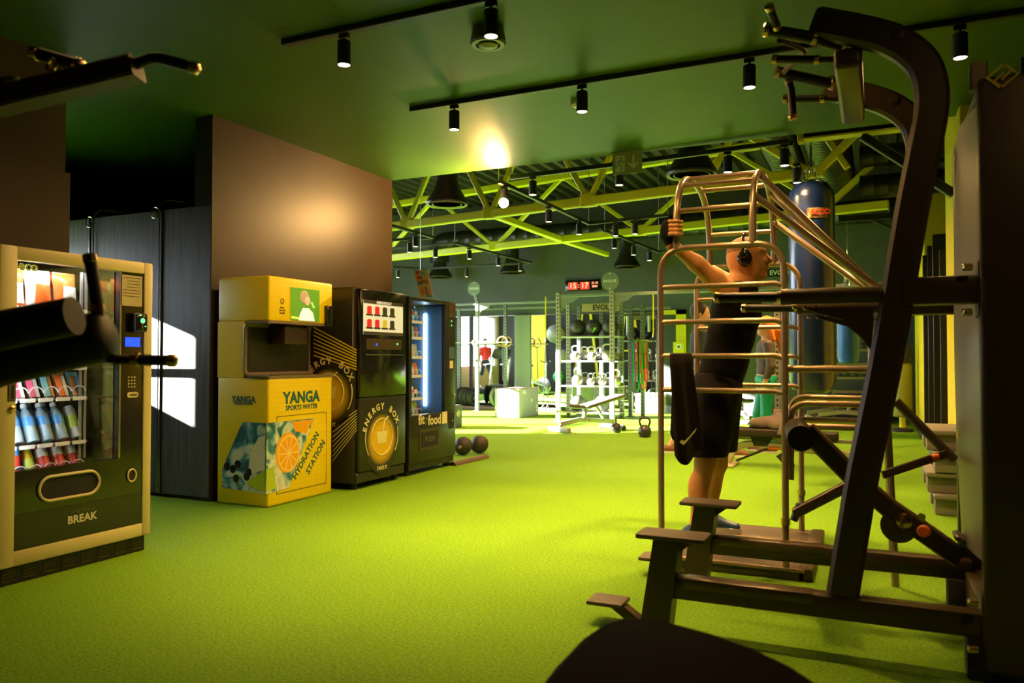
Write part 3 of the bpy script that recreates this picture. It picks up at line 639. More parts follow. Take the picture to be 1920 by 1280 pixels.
# ---- yellow hydration station
M['yellow_dots'] = m = mat('yellow_dots', (.80, .52, .006), .38); nt = m.node_tree
tc = nt.nodes.new('ShaderNodeTexCoord'); vo = nt.nodes.new('ShaderNodeTexVoronoi'); vo.inputs['Scale'].default_value = 24; vo.inputs['Randomness'].default_value = 0
rp = nt.nodes.new('ShaderNodeValToRGB'); rp.color_ramp.elements[0].position = .26; rp.color_ramp.elements[0].color = (.92, .82, .18, 1); rp.color_ramp.elements[1].position = .34; rp.color_ramp.elements[1].color = (.84, .66, .002, 1)
nt.links.new(tc.outputs['Object'], vo.inputs['Vector']); nt.links.new(vo.outputs['Distance'], rp.inputs[0]); nt.links.new(rp.outputs[0], nt.nodes['Principled BSDF'].inputs['Base Color'])
M['teal_ink'] = mat('teal_ink', (.01, .12, .15), .5); M['y_plain'] = mat('y_plain', (.78, .50, .006), .38)
M['taupe'] = mat('taupe', (.16, .12, .09), .4)
HS = thing('hydration_station', 'yellow sports water dispenser kiosk with fruit graphics', 'drink dispenser', (-4.78, 5.36, 0))
hx, hb, hy0, hy1, hz = -4.50, -5.06, 4.96, 5.79, 1.905
xm = PY(457, 660, hy0).x; zt, zb = 1.525, 1.065
def c_poly(x_in, x_fr, r_=.05):
    base = [(hb, 0), (x_fr, 0), (x_fr, zb), (x_in, zb), (x_in, zt), (x_fr, zt), (x_fr, hz), (hb, hz)]
    out = base[:3]+[(p.x, p.z) for p in fillet([(x_fr, 0, zb), (x_in, 0, zb), (x_in, 0, zt), (x_fr, 0, zt)], r_, 6)[1:-1]]+base[5:]
    return out
def c_side(b, y0, y1):
    # side shell as quads (column + lower block + upper block)
    b.rbox((hb, y0, 0), (hx, y1, zb), .018, 3).rbox((hb, y0, zt), (hx, y1, hz), .018, 3).box((hb, y0+.004, zb-.02), (xm, y1-.004, zt+.02))
mb().rbox((hb, hy0, 0), (hx, hy1, zb), .02, 3).build('lower_body', 'yellow_dots', HS)
mb().rbox((hb, hy0, zt), (hx, hy1, hz), .02, 3).build('upper_body', 'yellow_dots', HS)
mb().box((hb, hy0, zb-.005), (xm, hy1, zt+.005)).build('back_column', 'yellow_dots', HS)
# taupe rim of the niche with rounded inner corners
rim = [Vector((p.x, hy0-.002, p.z)) for p in fillet([(hx+.004, 0, zb+.008), (xm+.012, 0, zb+.008), (xm+.012, 0, zt-.008), (hx+.004, 0, zt-.008)], .07, 8)]
b = mb(); n = len(rim); inn = [Vector((p.x+(.0), hy1+.002, p.z)) for p in rim]
b.add(rim+inn, [(i, i+1, n+i+1, n+i) for i in range(n-1)]); b.build('niche_lining', 'taupe', HS)
mb().tube(rim, .013, 8).build('niche_rim', 'taupe', HS)
mb().box((hx-.002, hy0, zb-.012), (hx+.004, hy1, zb+.014)).build('tray_edge', 'taupe', HS); mb().box((hx-.002, hy0, zt-.014), (hx+.004, hy1, zt+.010)).build('head_edge', 'taupe', HS)
mb().box((xm+.016, hy0+.03, zb+.02), (xm+.020, hy1-.03, zt-.02)).build('niche_back', 'dark_panel', HS)
mb().rbox((xm+.02, 5.22, 1.34), (hx-.06, 5.52, zt-.012), .012).build('dispenser_head', mat('plum', (.035, .018, .028), .25), HS)
mb().cyl((hx-.12, 5.44, 1.33), (hx-.12, 5.44, 1.35), .012).build('nozzle', 'steel', HS)
mb().rbox((hx-.20, 5.15, zb+.002), (hx-.02, 5.6, zb+.014), .004, 1).build('drip_tray', 'black_metal', HS)
a, c = PX(545, 538, hx), PX(598, 603, hx)
scr = mb().box((hx-.002, a.y, c.z), (hx+.006, c.y, a.z)).build('screen', col('scr_green', (.10, .30, .02), emit=.45), HS)
hw, hh = c.y-a.y, a.z-c.z; q = lambda s_, t_, e=.007: Vector((hx+e, a.y+s_*hw, c.z+t_*hh))
mb().prism([q(.25, 0), q(.82, 0), q(.76, .25), q(.60, .40), q(.40, .40), q(.30, .2)], (.002, 0, 0)).build('picture_shirt', col('scr_white', (.8, .82, .85), emit=.6), scr)
mb().ball(q(.45, .74), (.003, hw*.17, hh*.20), 14, 8).build('picture_hair', col('scr_hair', (.45, .33, .2), emit=.35), scr)
mb().ball(q(.55, .62, .009), (.003, hw*.10, hh*.14), 14, 8).build('picture_face', col('scr_face', (.75, .45, .32), emit=.45), scr)
mb().prism([q(.66, .58), q(.76, .40), q(.82, .44), q(.72, .62)], (.003, 0, 0)).build('picture_bottle', col('scr_bottle', (.4, .7, .15), emit=.5), scr)
mb().prism([q(0, .05), q(.28, .03), q(.28, .1), q(0, .12)], (.002, 0, 0)).build('picture_bench', col('scr_lime', (.55, .75, .1), emit=.5), scr)
a, c = PX(608, 573, hx), PX(622, 612, hx); mb().rbox((hx-.002, a.y, c.z), (hx+.035, c.y, a.z), .006).build('card_reader', 'gloss_black', HS)
lettering(HS, 'teal_ink', [('YANGA', (hx+.002, PX(566, 745, hx).y, PX(566, 745, hx).z), .135, YV, ZV, 'CENTER', .035), ('SPORTS WATER', (hx+.002, PX(566, 763, hx).y, PX(566, 763, hx).z), .058, YV, ZV, 'CENTER', .02)])
pl = PY(457, 749, hy0); lettering(HS, 'teal_ink', [('YANGA', (pl.x, hy0-.002, pl.z), .075, XV, ZV, 'CENTER', .03), ('SPORTS WATER', (pl.x, hy0-.002, pl.z-.035), .028, XV, ZV)])
a, c, d_ = PX(552, 903, hx), PX(594, 822, hx), PX(575, 872, hx); rt = (c-a); upv = Vector((0, -rt.z, rt.y))
for s_, (u, v) in (('HYDRATION', (574, 853)), ('STATION', (592, 856))):
    p = PX(u, v, hx); lettering(HS, 'teal_ink', [(s_, (hx+.002, p.y, p.z), .082, rt, upv, 'CENTER', .015)])
p = PX(529, 570, hx); lettering(HS, 'ink', [('Please', (hx+.002, p.y, p.z-.03), .020, YV, ZV), ('wait until', (hx+.002, p.y, p.z-.052), .020, YV, ZV), ('it is full', (hx+.002, p.y, p.z-.074), .020, YV, ZV)], name='notice_print')
mb().tube([(hx+.002, p.y+.018*math.cos(t_), p.z+.025+.022*math.sin(t_)) for t_ in [k*math.pi/8 for k in range(16)]], .003, 6, closed=True).build('icon', 'ink', HS)
b = mb(); D0, D1 = PX(519, 781, hx), PX(611, 905, hx)
b.tube([(hx+.001, D0.y, D0.z), (hx+.001, D1.y, D0.z), (hx+.001, D1.y, D1.z), (hx+.001, D0.y, D1.z)], .003, 6, closed=True).build('door_seam', 'ink', HS)
# fruit-and-water picture wrapped round the corner
def splash(name, hue, sc):
    m = mat(name, (.6, .7, .75), .4); nt = m.node_tree; tc = nt.nodes.new('ShaderNodeTexCoord'); n = nt.nodes.new('ShaderNodeTexNoise'); n.inputs['Scale'].default_value = sc; n.inputs['Detail'].default_value = 8; n.inputs['Distortion'].default_value = 1.6
    rp = nt.nodes.new('ShaderNodeValToRGB'); e = rp.color_ramp.elements; e[0].position = .36; e[0].color = (.02, .09, .18, 1); e[1].position = .60; e[1].color = (.72, .74, .72, 1)
    x = e.new(.44); x.color = (.05, .25, .42, 1); x = e.new(.52); x.color = (.40, .58, .66, 1)
    nt.links.new(tc.outputs['Object'], n.inputs['Vector']); nt.links.new(n.outputs[0], rp.inputs[0]); nt.links.new(rp.outputs[0], nt.nodes['Principled BSDF'].inputs['Base Color']); M[name] = m
splash('splash', 0, 5.0)
L_ = lambda u, v, e=.002: Vector((PY(u, v, hy0).x, hy0-e, PY(u, v, hy0).z)); R_ = lambda u, v, e=.002: Vector((hx+e, PX(u, v, hx).y, PX(u, v, hx).z))
mb().prism([L_(417, 878), L_(455, 791), L_(499, 793), L_(497, 926), L_(417, 913)], (0, -.001, 0)).build('water_print', 'splash', HS)
mb().prism([R_(500, 793), R_(588, 784), R_(541, 914), R_(498, 926)], (.001, 0, 0)).build('water_print', 'splash', HS)
mb().prism([L_(470, 850, .003), L_(485, 820, .003), L_(498, 815, .003), L_(497, 880, .003), L_(465, 890, .003)], (0, -.001, 0)).build('picture_white', col('pic_white', (.75, .74, .70)), HS)
col('orange_fruit', (.90, .42, .01)); col('orange_flesh', (.95, .68, .22)); col('lime_fruit', (.42, .58, .03)); col('berry', (.015, .012, .02), .25)
def disc(cu, cv, rr, m, name, e, ey=None, clip=None):
    ce = R_(cu, cv, e); pts = []
    for k in range(28):
        a = 2*math.pi*k/28; pts.append(Vector((hx+e, ce.y+rr*math.cos(a), ce.z+(ey or rr)*math.sin(a))))
    mb().prism(pts, (.0008, 0, 0)).build(name, m, HS)
disc(539, 848, .15, 'orange_fruit', 'orange_slice', .003, .17); disc(541, 849, .135, 'orange_flesh', 'orange_flesh', .004, .155)
oc = R_(541, 849, .0052)
for k in range(10):
    a0, a1 = 2*math.pi*k/10+.06, 2*math.pi*(k+1)/10-.06
    mb().prism([oc+Vector((0, .02*math.cos((a0+a1)/2), .022*math.sin((a0+a1)/2)))]+[oc+Vector((0, .120*math.cos(a), .138*math.sin(a))) for a in (a0, (a0+a1)/2, a1)], (.0006, 0, 0)).build('orange_segment', 'orange_fruit', HS)
mb().prism([R_(548, 790, .003), R_(586, 786, .003), R_(574, 812, .003), R_(552, 808, .003)], (.001, 0, 0)).build('orange_wedge', 'orange_fruit', HS)
mb().prism([R_(499, 882, .005), R_(513, 872, .005), R_(516, 915, .005), R_(499, 922, .005)], (.001, 0, 0)).build('lime_slice', 'lime_fruit', HS)
mb().prism([L_(463, 905, .004), L_(497, 880, .004), L_(497, 921, .004), L_(480, 917, .004)], (0, -.001, 0)).build('lime_slice', 'lime_fruit', HS)
for u, v in ((437, 879), (446, 870), (467, 885), (443, 897), (426, 874), (463, 893)):
    mb().ball(L_(u, v, .003), (.034, .004, .036), 14, 8).build('berry_print', 'berry', HS)
# ---- black energy drink machine
EX, ey0, ey1, eh = -4.33, 5.935, 6.765, 1.885
EB = thing('drink_machine', 'tall black energy drink machine with touch screen and yellow logo', 'vending machine', (-4.68, 6.35, 0))
mb().rbox((-5.0, ey0, .06), (EX-.05, ey1, eh), .008, 1).build('body', 'cabinet_dark', EB)
q0, q1 = PX(676, 542, EX), PX(757, 548, EX)
zs = PX(720, 742, EX).z; zl = PX(720, 880, EX).z
mb().rbox((EX-.055, q0.y+.0, zs), (EX, ey1, eh-.01), .01).build('upper_door', 'gloss_black', EB)
mb().rbox((EX-.055, q0.y, .16), (EX-.006, ey1, zs-.006), .008).build('lower_door', 'dark_panel', EB)
mb().rbox((EX-.06, q0.y-.02, .06), (EX-.02, ey1, .155), .006, 1).build('plinth', 'cabinet_dark', EB)
for yy in (ey0+.08, ey1-.08):
    for xx in (-4.95, -4.42): mb().cyl((xx, yy, 0), (xx, yy, .065), .028).build('foot', 'rubber', EB)
a, c = PX(681, 561, EX), PX(755, 630, EX); hw, hh = c.y-a.y, a.z-c.z
scr = mb().box((EX-.002, a.y, c.z), (EX+.003, c.y, a.z)).build('touch_screen', col('scr_pale', (.62, .64, .50), emit=.55), EB)
q = lambda s_, t_, e=.004: Vector((EX+e, a.y+s_*hw, c.z+t_*hh))
mb().prism([q(0, .9), q(1, .9), q(1, 1), q(0, 1)], (.001, 0, 0)).build('screen_header', 'ink', scr); mb().prism([q(0, 0), q(1, 0), q(1, .09), q(0, .09)], (.001, 0, 0)).build('screen_footer', 'ink', scr)
lettering(EB, col('scr_txt', (.7, .7, .6), emit=.5), [('ENERGYBOX.LT', q(.5, .95, .006), .036, YV, ZV, 'CENTER', .02)], name='screen_title')
col('scr_red', (.65, .02, .03), emit=.35); col('scr_dk', (.05, .06, .05)); col('scr_yel', (.6, .55, .05), emit=.3)
for row in (0, 1):
    for k in range(4):
        m_ = ('scr_red', 'scr_red', 'scr_dk' if row == 0 else 'scr_yel', 'scr_dk')[k]; y_, z_ = .14+.19*k, (.56 if row == 0 else .18)
        b = mb().prism([q(y_-.055, z_+.04), q(y_+.055, z_+.04), q(y_+.055, z_+.24), q(y_+.03, z_+.27), q(y_-.03, z_+.27), q(y_-.055, z_+.24)], (.001, 0, 0)); b.build('bottle_picture', m_, scr)
        mb().prism([q(y_-.08, z_-.01), q(y_+.08, z_-.01), q(y_+.08, z_+.04), q(y_-.08, z_+.04)], (.0012, 0, 0)).build('price_picture', 'ink', scr)
a2, c2 = PX(686, 634, EX), PX(752, 656, EX)
mb().box((EX-.002, a2.y, c2.z), (EX+.006, c2.y, a2.z)).build('payment_bar', 'machine_brown', EB)
p = PX(705, 646, EX); mb().lathe([(.014, 0), (.014, .002)], o=(EX+.006, p.y, p.z), ax=(1, 0, 0)).build('indicator', 'screen_blue', EB)
p = PX(744, 645, EX); mb().lathe([(.010, 0), (.010, .002)], o=(EX+.006, p.y, p.z), ax=(1, 0, 0)).build('indicator', 'led_green', EB)
mb().box((EX, a2.y-.02, c2.z-.055), (EX+.012, c2.y+.02, c2.z-.045)).build('shelf_lip', 'steel', EB)
M['logo_yellow'] = col('logo_yellow', (.80, .62, .02), .5) and M['logo_yellow']; M['logo_pale'] = mat('logo_pale', (.75, .68, .35), .5)
def glow_disc(name, rgb):   # printed yellow orb with an airbrushed rim
    m = mat(name, rgb, .4); nt = m.node_tree; tc = nt.nodes.new('ShaderNodeTexCoord'); mp = nt.nodes.new('ShaderNodeVectorMath'); mp.operation = 'LENGTH'
    rp = nt.nodes.new('ShaderNodeValToRGB'); e = rp.color_ramp.elements; e[0].position = .55; e[0].color = (.72, .46, .01, 1); e[1].position = 1; e[1].color = (.02, .02, .016, 1); x = e.new(.8); x.color = (.40, .26, .01, 1)
    ma = nt.nodes.new('ShaderNodeMath'); ma.operation = 'DIVIDE'; ma.inputs[1].default_value = .25
    nt.links.new(tc.outputs['Object'], mp.inputs[0]); nt.links.new(mp.outputs['Value'], ma.inputs[0]); nt.links.new(ma.outputs[0], rp.inputs[0]); nt.links.new(rp.outputs[0], nt.nodes['Principled BSDF'].inputs['Base Color']); M[name] = m
glow_disc('orb', (.7, .5, .02))
def logo(ce, right, nrm, R, tag_):
    ce = Vector(ce); right = Vector(right); nrm = Vector(nrm)
    P = lambda a, r_, e=.003: ce+right*(r_*math.cos(a))+ZV*(r_*math.sin(a))+nrm*e
    o = mb().prism([(right*(R*1.02*math.cos(k*math.pi/20))+ZV*(R*1.12*math.sin(k*math.pi/20))) for k in range(40)], nrm*.001).build('logo_orb', 'orb', EB, local=True); o.location = ce-wloc(EB)+nrm*.001-ZV*R*.1
    mb().tube([P(k*math.pi/20, R*.62*1) if True else 0 for k in range(40)], .0055, 6, closed=True).build('logo_ring', 'logo_pale', EB)
    c_ = [P(2.6, R*.42), P(.54, R*.42), P(-.6, R*.30), P(-2.54, R*.30)]
    mb().prism([p+nrm*.001 for p in (ce-right*R*.32+ZV*R*.18, ce+right*R*.32+ZV*R*.18, ce+right*R*.22-ZV*R*.22, ce-right*R*.22-ZV*R*.22)], nrm*.002).build('logo_cup', 'logo_pale', EB)
    mb().tube([ce+nrm*.004+right*R*.04+ZV*R*.2, ce+nrm*.004+right*R*.14+ZV*R*.52, ce+nrm*.004+right*R*.36+ZV*R*.66], .007, 6).build('logo_straw', 'logo_pale', EB)
    for a0, a1 in ((2.85, 3.75), (-.60, .30)):
        mb().tube([P(a0+(a1-a0)*k/10, R*.96) for k in range(11)], .0055, 6).build('logo_arc', 'logo_pale', EB)
    items = []
    for i, ch in enumerate('ENERGY BOX'):
        a = math.radians(163-i*14.8); 
        if ch != ' ': items.append((ch, P(a, R*1.02), R*.30, Vector(right)*math.sin(a)-ZV*math.cos(a), right*math.cos(a)+ZV*math.sin(a), 'CENTER', .03))
    lettering(EB, 'logo_pale', items)
    lettering(EB, 'logo_pale', [('TAKE IT', P(-math.pi/2, R*1.06), R*.17, right, ZV, 'CENTER', .02)])
p = PX(716, 818, EX-.006); logo((EX-.006, p.y, p.z), (0, 1, 0), (1, 0, 0), .285, 0)
p = PY(616, 735, ey0); logo((p.x, ey0, p.z), (1, 0, 0), (0, -1, 0), .285, 1)
for k in range(8):
    a, c = PY(588, 612+k*7.5, ey0), PY(669, 655+k*5.2 if k else 655, ey0)
    mb().prism([(a.x, ey0-.001, a.z), (c.x, ey0-.001, c.z), (c.x, ey0-.001, c.z-.013), (a.x, ey0-.001, a.z-.013)], (0, -.001, 0)).build('stripe', 'logo_yellow', EB)
    a, c = PY(624, 800+k*9, ey0), PY(669, 768+k*5.2, ey0)
    mb().prism([(a.x, ey0-.001, a.z), (c.x, ey0-.001, c.z), (c.x, ey0-.001, c.z-.010), (a.x, ey0-.001, a.z-.010)], (0, -.001, 0)).build('stripe', 'logo_pale', EB)
# ---- black glass-front food machine
FX, fy0, fy1, fh = -4.36, 6.87, 7.86, 1.865
FB = thing('vending_machine', 'black glass-front food vending machine with blue light inside', 'vending machine', (-4.74, 7.36, 0))
w0, w1 = PX(773, 566, FX), PX(834, 775, FX); wz0, wz1 = PX(800, 776, FX).z, PX(800, 566, FX).z
b = mb(); b.box((-5.12, fy0, .12), (-5.10, fy1, fh)).box((-5.12, fy0, .12), (FX-.05, fy0+.03, fh)).box((-5.12, fy1-.03, .12), (FX-.05, fy1, fh)).box((-5.12, fy0, fh-.04), (FX-.05, fy1, fh)).box((-5.12, fy0, .12), (FX-.05, fy1, wz0-.03))
b.build('cabinet', 'cabinet_dark', FB)
mb().rbox((FX-.05, fy0, .12), (FX, fy1, wz0), .008).build('lower_door', 'dark_panel', FB)
mb().rbox((FX-.05, w1.y+.01, wz0), (FX, fy1, fh), .008).build('control_column', 'black_metal', FB)
mb().rbox((FX-.05, fy0, wz0), (FX, w0.y, fh), .006, 1).build('door_frame', 'black_metal', FB)
mb().rbox((FX-.05, w0.y, wz1), (FX, w1.y+.01, fh), .006, 1).build('door_frame', 'black_metal', FB)
mb().box((FX-.014, w0.y, wz0), (FX-.010, w1.y+.01, wz1)).build('window_glass', 'glass', FB)
M['blue_lit_lining'] = mat('blue_lit_lining', (.10, .22, .42), .3)  # blue of the light inside put into the lining colour
mb().box((-5.09, fy0+.03, wz0-.02), (-5.08, fy1-.03, fh-.05)).build('back_lining', 'interior', FB)
mb().box((-5.08, w1.y+.05, wz0-.02), (FX-.06, w1.y+.06, fh-.05)).build('side_lining', 'blue_lit_lining', FB)
mb().box((FX-.30, w1.y+.035, wz0+.06), (FX-.27, w1.y+.05, wz1-.1)).build('led_strip', 'led_blue', FB)
mb().box((FX-.08, fy0+.045, wz0+.02), (FX-.065, fy0+.06, wz1-.02)).build('led_strip', 'led_blue', FB)
fsz = [PX(785, v, FX-.1).z for v in (602, 632, 668, 703, 745, 776)]
for z in fsz:
    sh = mb().box((-5.06, fy0+.035, z-.012), (FX-.10, fy0+.44, z-.004)).build('shelf', 'shelf_grey', FB)
    mb().box((FX-.10, fy0+.04, z-.026), (FX-.094, fy0+.44, z+.004)).build('price_strip', 'white', sh)
    for k in range(5):
        mb().tube([(FX-.105-.05*t_/6.28, fy0+.085+k*.075+.03*math.cos(t_), z+.03+.03*math.sin(t_)) for t_ in [j*math.pi/6 for j in range(24)]], .003, 5).build('coil', 'coil', sh)
GF = 'snacks in the black food vending machine'
pal = [['bluep', 'purp', 'bluep', 'cyanp', 'bluep'], ['blk', 'bag_white', 'blk', 'limep', 'brownp'], ['purp', 'bag_white', 'bluep', 'bag_white', 'silver'], ['limep', 'purp', 'bag_white', 'cyanp', 'bag_orange'], ['bluep', 'blk', 'bluep', 'silver', 'blk'], ['yel', 'redp', 'limep', 'yel', 'limep']]
rown = ['top', 'second', 'third', 'fourth', 'fifth', 'bottom']; coln = ['leftmost', 'second from left', 'middle', 'fourth from left', 'rightmost']
for i, z in enumerate(fsz):
    for k in range(5):
        m1 = pal[i][k]; m2 = ['bag_white', 'yel', 'cyanp', 'redp'][(i*3+k) % 4]
        mk = p_bottle(m1, m2, 'white', .027, .165) if i == 0 else p_bag(m1, m2, .07, .13, .04) if i in (2, 3, 5) else p_can(m1, m2, .027, .115)
        product('snack', '%s item on the %s shelf of the black food machine' % (coln[k], rown[i]), 'snack', mk, (FX-.16, fy0+.085+k*.075, z+.003), -.15, 0, GF)
p0 = PX(806, 785, FX)
col('cream_ink', (.72, .66, .38)); col('dim_ink', (.09, .09, .06))
for tx_, u_, m_ in (('fit', 790, 'cream_ink'), ('n', 800, 'dim_ink'), ('food', 815, 'cream_ink')):
    p = PX(u_, 787, FX); lettering(FB, m_, [(tx_, (FX+.002, p.y, p.z), .15, YV, ZV, 'CENTER', .02)])
a, c = PX(786, 806, FX), PX(823, 838, FX)
fl_ = mb().box((FX-.002, a.y, c.z), (FX+.006, c.y, a.z)).build('delivery_flap', 'machine_brown', FB)
mb().box((FX+.005, a.y+.03, c.z+.03), (FX+.008, c.y-.03, a.z-.03)).build('flap_recess', 'void', fl_)
lettering(FB, 'dim_ink', [('PUSH', (FX+.010, (a.y+c.y)/2, (a.z+c.z)/2), .085, YV, ZV)], name='flap_lettering')
a, c = PX(829, 772, FX), PX(838, 793, FX); mb().box((FX, a.y, c.z), (FX+.002, c.y, a.z)).build('sticker', 'cream_ink', FB)
a, c = PX(841, 572, FX), PX(851, 595, FX); mb().box((FX, a.y, c.z), (FX+.004, c.y, a.z)).build('keypad', 'machine_brown', FB)
for v, m_ in ((577, 'red'), (602, 'led_green'), (610, 'led_green')):
    p = PX(846, v, FX); mb().lathe([(.008, 0), (.008, .004)], o=(FX+.003, p.y, p.z), ax=(1, 0, 0), n=10).build('indicator', m_, FB)
a, c = PX(842, 650, FX), PX(852, 672, FX); mb().box((FX, a.y, c.z), (FX+.003, c.y, a.z)).build('sticker', col('poster_blue', (.06, .13, .18)), FB)
a, c = PX(843, 676, FX), PX(849, 690, FX); mb().box((FX, a.y, c.z), (FX+.003, c.y, a.z)).build('sticker', 'cream_ink', FB)
p = PX(849, 741, FX); mb().lathe([(.016, 0), (.016, .02), (.010, .026)], o=(FX, p.y, p.z), ax=(1, 0, 0), n=12).build('lock', 'brass', FB)
a, c = PX(842, 774, FX), PX(851, 802, FX); cr = mb().box((FX-.001, a.y, c.z), (FX+.003, c.y, a.z)).build('coin_return', 'void', FB)
mb().lathe([(.014, 0), (.014, .012)], o=(FX+.003, (a.y+c.y)/2, (a.z+c.z)/2), ax=(1, 0, 0), n=12).build('coin_knob', 'brass', cr)
mb().box((-5.10, fy0+.02, .05), (FX-.02, fy1-.02, .12)).build('plinth', 'black_metal', FB)
for yy in (fy0+.06, fy1-.08):
    for xx in (-5.02, FX-.08): mb().box((xx-.03, yy-.03, 0), (xx+.03, yy+.03, .06)).build('foot', 'rubber', FB)
# hanging poster above the food machine
a, c = PY(776, 507, 8.4), PY(812, 557, 8.4)
PO = thing('hanging_poster', 'tilted cream poster with coloured shapes behind the food machine', 'poster', (a.x, 8.4, a.z))
q = lambda s_, t_, e=0: Vector((a.x+(c.x-a.x)*(.70*s_+.30*t_), 8.4-e, a.z+(c.z-a.z)*t_))
mb().prism([q(0, 0), q(1, 0), q(1, 1), q(0, 1)], (0, .008, 0)).build('sheet', col('poster_cream', (.62, .45, .26), .6), PO)
mb().prism([q(.02, .0, .001), q(.05, 0, .001), q(.05, 1, .001), q(.02, 1, .001)], (0, -.001, 0)).build('poster_edge', 'yel', PO)
for s0_, s1_, t0, t1, m_ in ((.12, .35, .03, .14, 'redp'), (.45, .8, .05, .18, 'cyanp'), (.12, .5, .22, .32, 'redp'), (.3, .9, .36, .48, 'brownp'), (.08, .4, .44, .52, 'bluep'), (.25, .42, .62, .92, 'bag_orange'), (.42, .52, .6, .95, 'yel'), (.52, .68, .6, .95, 'bluep'), (.68, .82, .65, .9, 'bag_orange'), (.6, .9, .93, .98, 'bluep')):
    mb().prism([q(s0_, t0, .002), q(s1_, t0, .002), q(s1_, t1, .002), q(s0_, t1, .002)], (0, -.001, 0)).build('printed_shape', m_, PO)
mb().cyl(q(.5, 0)+Vector((0, 0, 0)), Vector((q(.5, 0).x, 8.4, ROOF-.05)), .004, 6).build('wire', 'steel', PO)
# cables drooping over the panel partition
for x_, zt_, lb in ((-5.76, 2.62, 'thin grey cable drop with a loop over the wood panel joint'), (-6.62, 2.60, 'thin dark cable dropping behind the beige machine')):
    b = mb().tube(fillet([(x_, 4.955, .05), (x_, 4.955, zt_-.05), (x_+.03, 5.0, zt_+.02), (x_+.15, 5.15, zt_+.0)], .05), .006, 6)
    o = tag(b.build('wall_cable', 'steel'), lb, 'cable')
    mb().tube([(x_-.05+.05*math.cos(t_), 4.95, zt_-.10+.05*math.sin(t_)) for t_ in [k*math.pi/8 for k in range(16)]], .005, 6, closed=True).build('cable_loop', 'steel', o)
# ================================================================ assisted chin / dip machine in the right foreground
yN, yF = 3.5, 4.37
AM = thing('chin_dip_machine', 'large dark brown assisted chin and dip machine in the right foreground', 'exercise machine', (.1, 3.93, 0))
def grip(path, r_=.018, parent=AM, name='grip', ends=True, m='grip'):
    g = mb().tube(path, r_, 14).build(name, m, parent)
    P = [Vector(p) for p in path]
    if ends:
        for a, c in ((P[0], P[1]), (P[-1], P[-2])):
            d = (c-a).normalized(); mb().lathe([(r_*.7, -.008), (r_*1.15, -.003), (r_*1.15, .016), (r_*1.02, .018)], o=a, ax=d, n=14).build('collar', 'brass', g)
    return g
up_px = [(1580, 1112), (1615, 900), (1634, 809), (1653, 719), (1676, 594), (1709, 396), (1726, 312), (1746, 215), (1748, 170), (1735, 122), (1703, 92), (1660, 70), (1600, 56), (1530, 43)]
prof = [PY(u, v, yN) for u, v in up_px]
dense = [prof[0]]+[p for p in fillet(prof, .10, 4)[1:]]
for y in (yN, yF):
    o = mb().rect([Vector((p.x, y, p.z)) for p in dense], .125, .075, up=(0, 1, 0), ch=.22).build('upright', 'machine_brown', AM)
    e = prof[-1]; d = (prof[-1]-prof[-2]).normalized()
    mb().rect([Vector((e.x, y, e.z))-d*.01, Vector((e.x, y, e.z))+d*.012], .118, .068, up=(0, 1, 0), ch=.3).build('end_cap', 'machine_tan', o)
    for t_ in (.08, .33):
        q = prof[-1]-d*t_; mb().lathe([(.022, 0), (.022, .006), (.014, .008)], o=(q.x, y-.037, q.z), ax=(0, -1, 0), n=16).build('bolt_cap', 'machine_brown', o)
# base beams with pale sleeves
xl = PY(1225, 1080, yN).x
for y in (yN, yF):
    bm_ = mb().rbox((xl, y-.045, .155), (.42, y+.045, .25), .012).build('base_beam', 'machine_brown', AM)
    mb().rbox((xl+.14, y-.047, .2), (PY(1528, 1112, yN).x, y+.047, .253), .012).build('sleeve', 'machine_tan', bm_)
    # leaning step post and two foot plates
    a0, a1, c0, c1 = PY(1205, 1165, yN), PY(1258, 1165, yN), PY(1231, 1005, yN), PY(1279, 1005, yN)
    ps = mb().prism([(a0.x, y-.06, 0), (a1.x, y-.06, 0), (c1.x, y-.06, c1.z), (c0.x, y-.06, c0.z)], (0, .12, 0)).build('step_post', 'machine_brown', AM)
    l_, r2, zz = PY(1200, 1003, yN).x, PY(1328, 1006, yN).x, c0.z
    mb().rbox((l_, y-.085, zz), (r2, y+.085, zz+.022), .008).build('foot_plate', 'tread', AM)
    mb().prism([(c1.x-.02, y-.03, zz), (r2-.05, y-.03, zz), (c1.x-.03, y-.03, zz-.07)], (0, .06, 0)).build('gusset', 'machine_brown', ps)
    lz = PY(1145, 1130, yN).z; l2 = PY(1108, 1130, yN).x
    mb().rbox((l2, y-.075, lz), (l2+.17, y+.075, lz+.02), .008).build('foot_plate', 'tread', AM)
    mb().prism([(l2+.09, y-.03, lz), (l2+.17, y-.03, lz), (a0.x+.10, y-.03, lz-.12), (a0.x+.02, y-.03, lz-.12)], (0, .06, 0)).build('gusset', 'machine_brown', ps)
    for xx in (.36,): mb().rbox((xx-.05, y-.06, 0), (xx+.05, y+.06, .16), .01).build('foot', 'rubber', AM)
# crossbar at the arm ends, seen edge on
e = PY(1587, 75, yN); mb().rbox((e.x-.05, yN-.0, e.z-.115), (e.x+.06, yF+.0, e.z-.03), .02, 3).build('crossbar', 'machine_tan', AM)
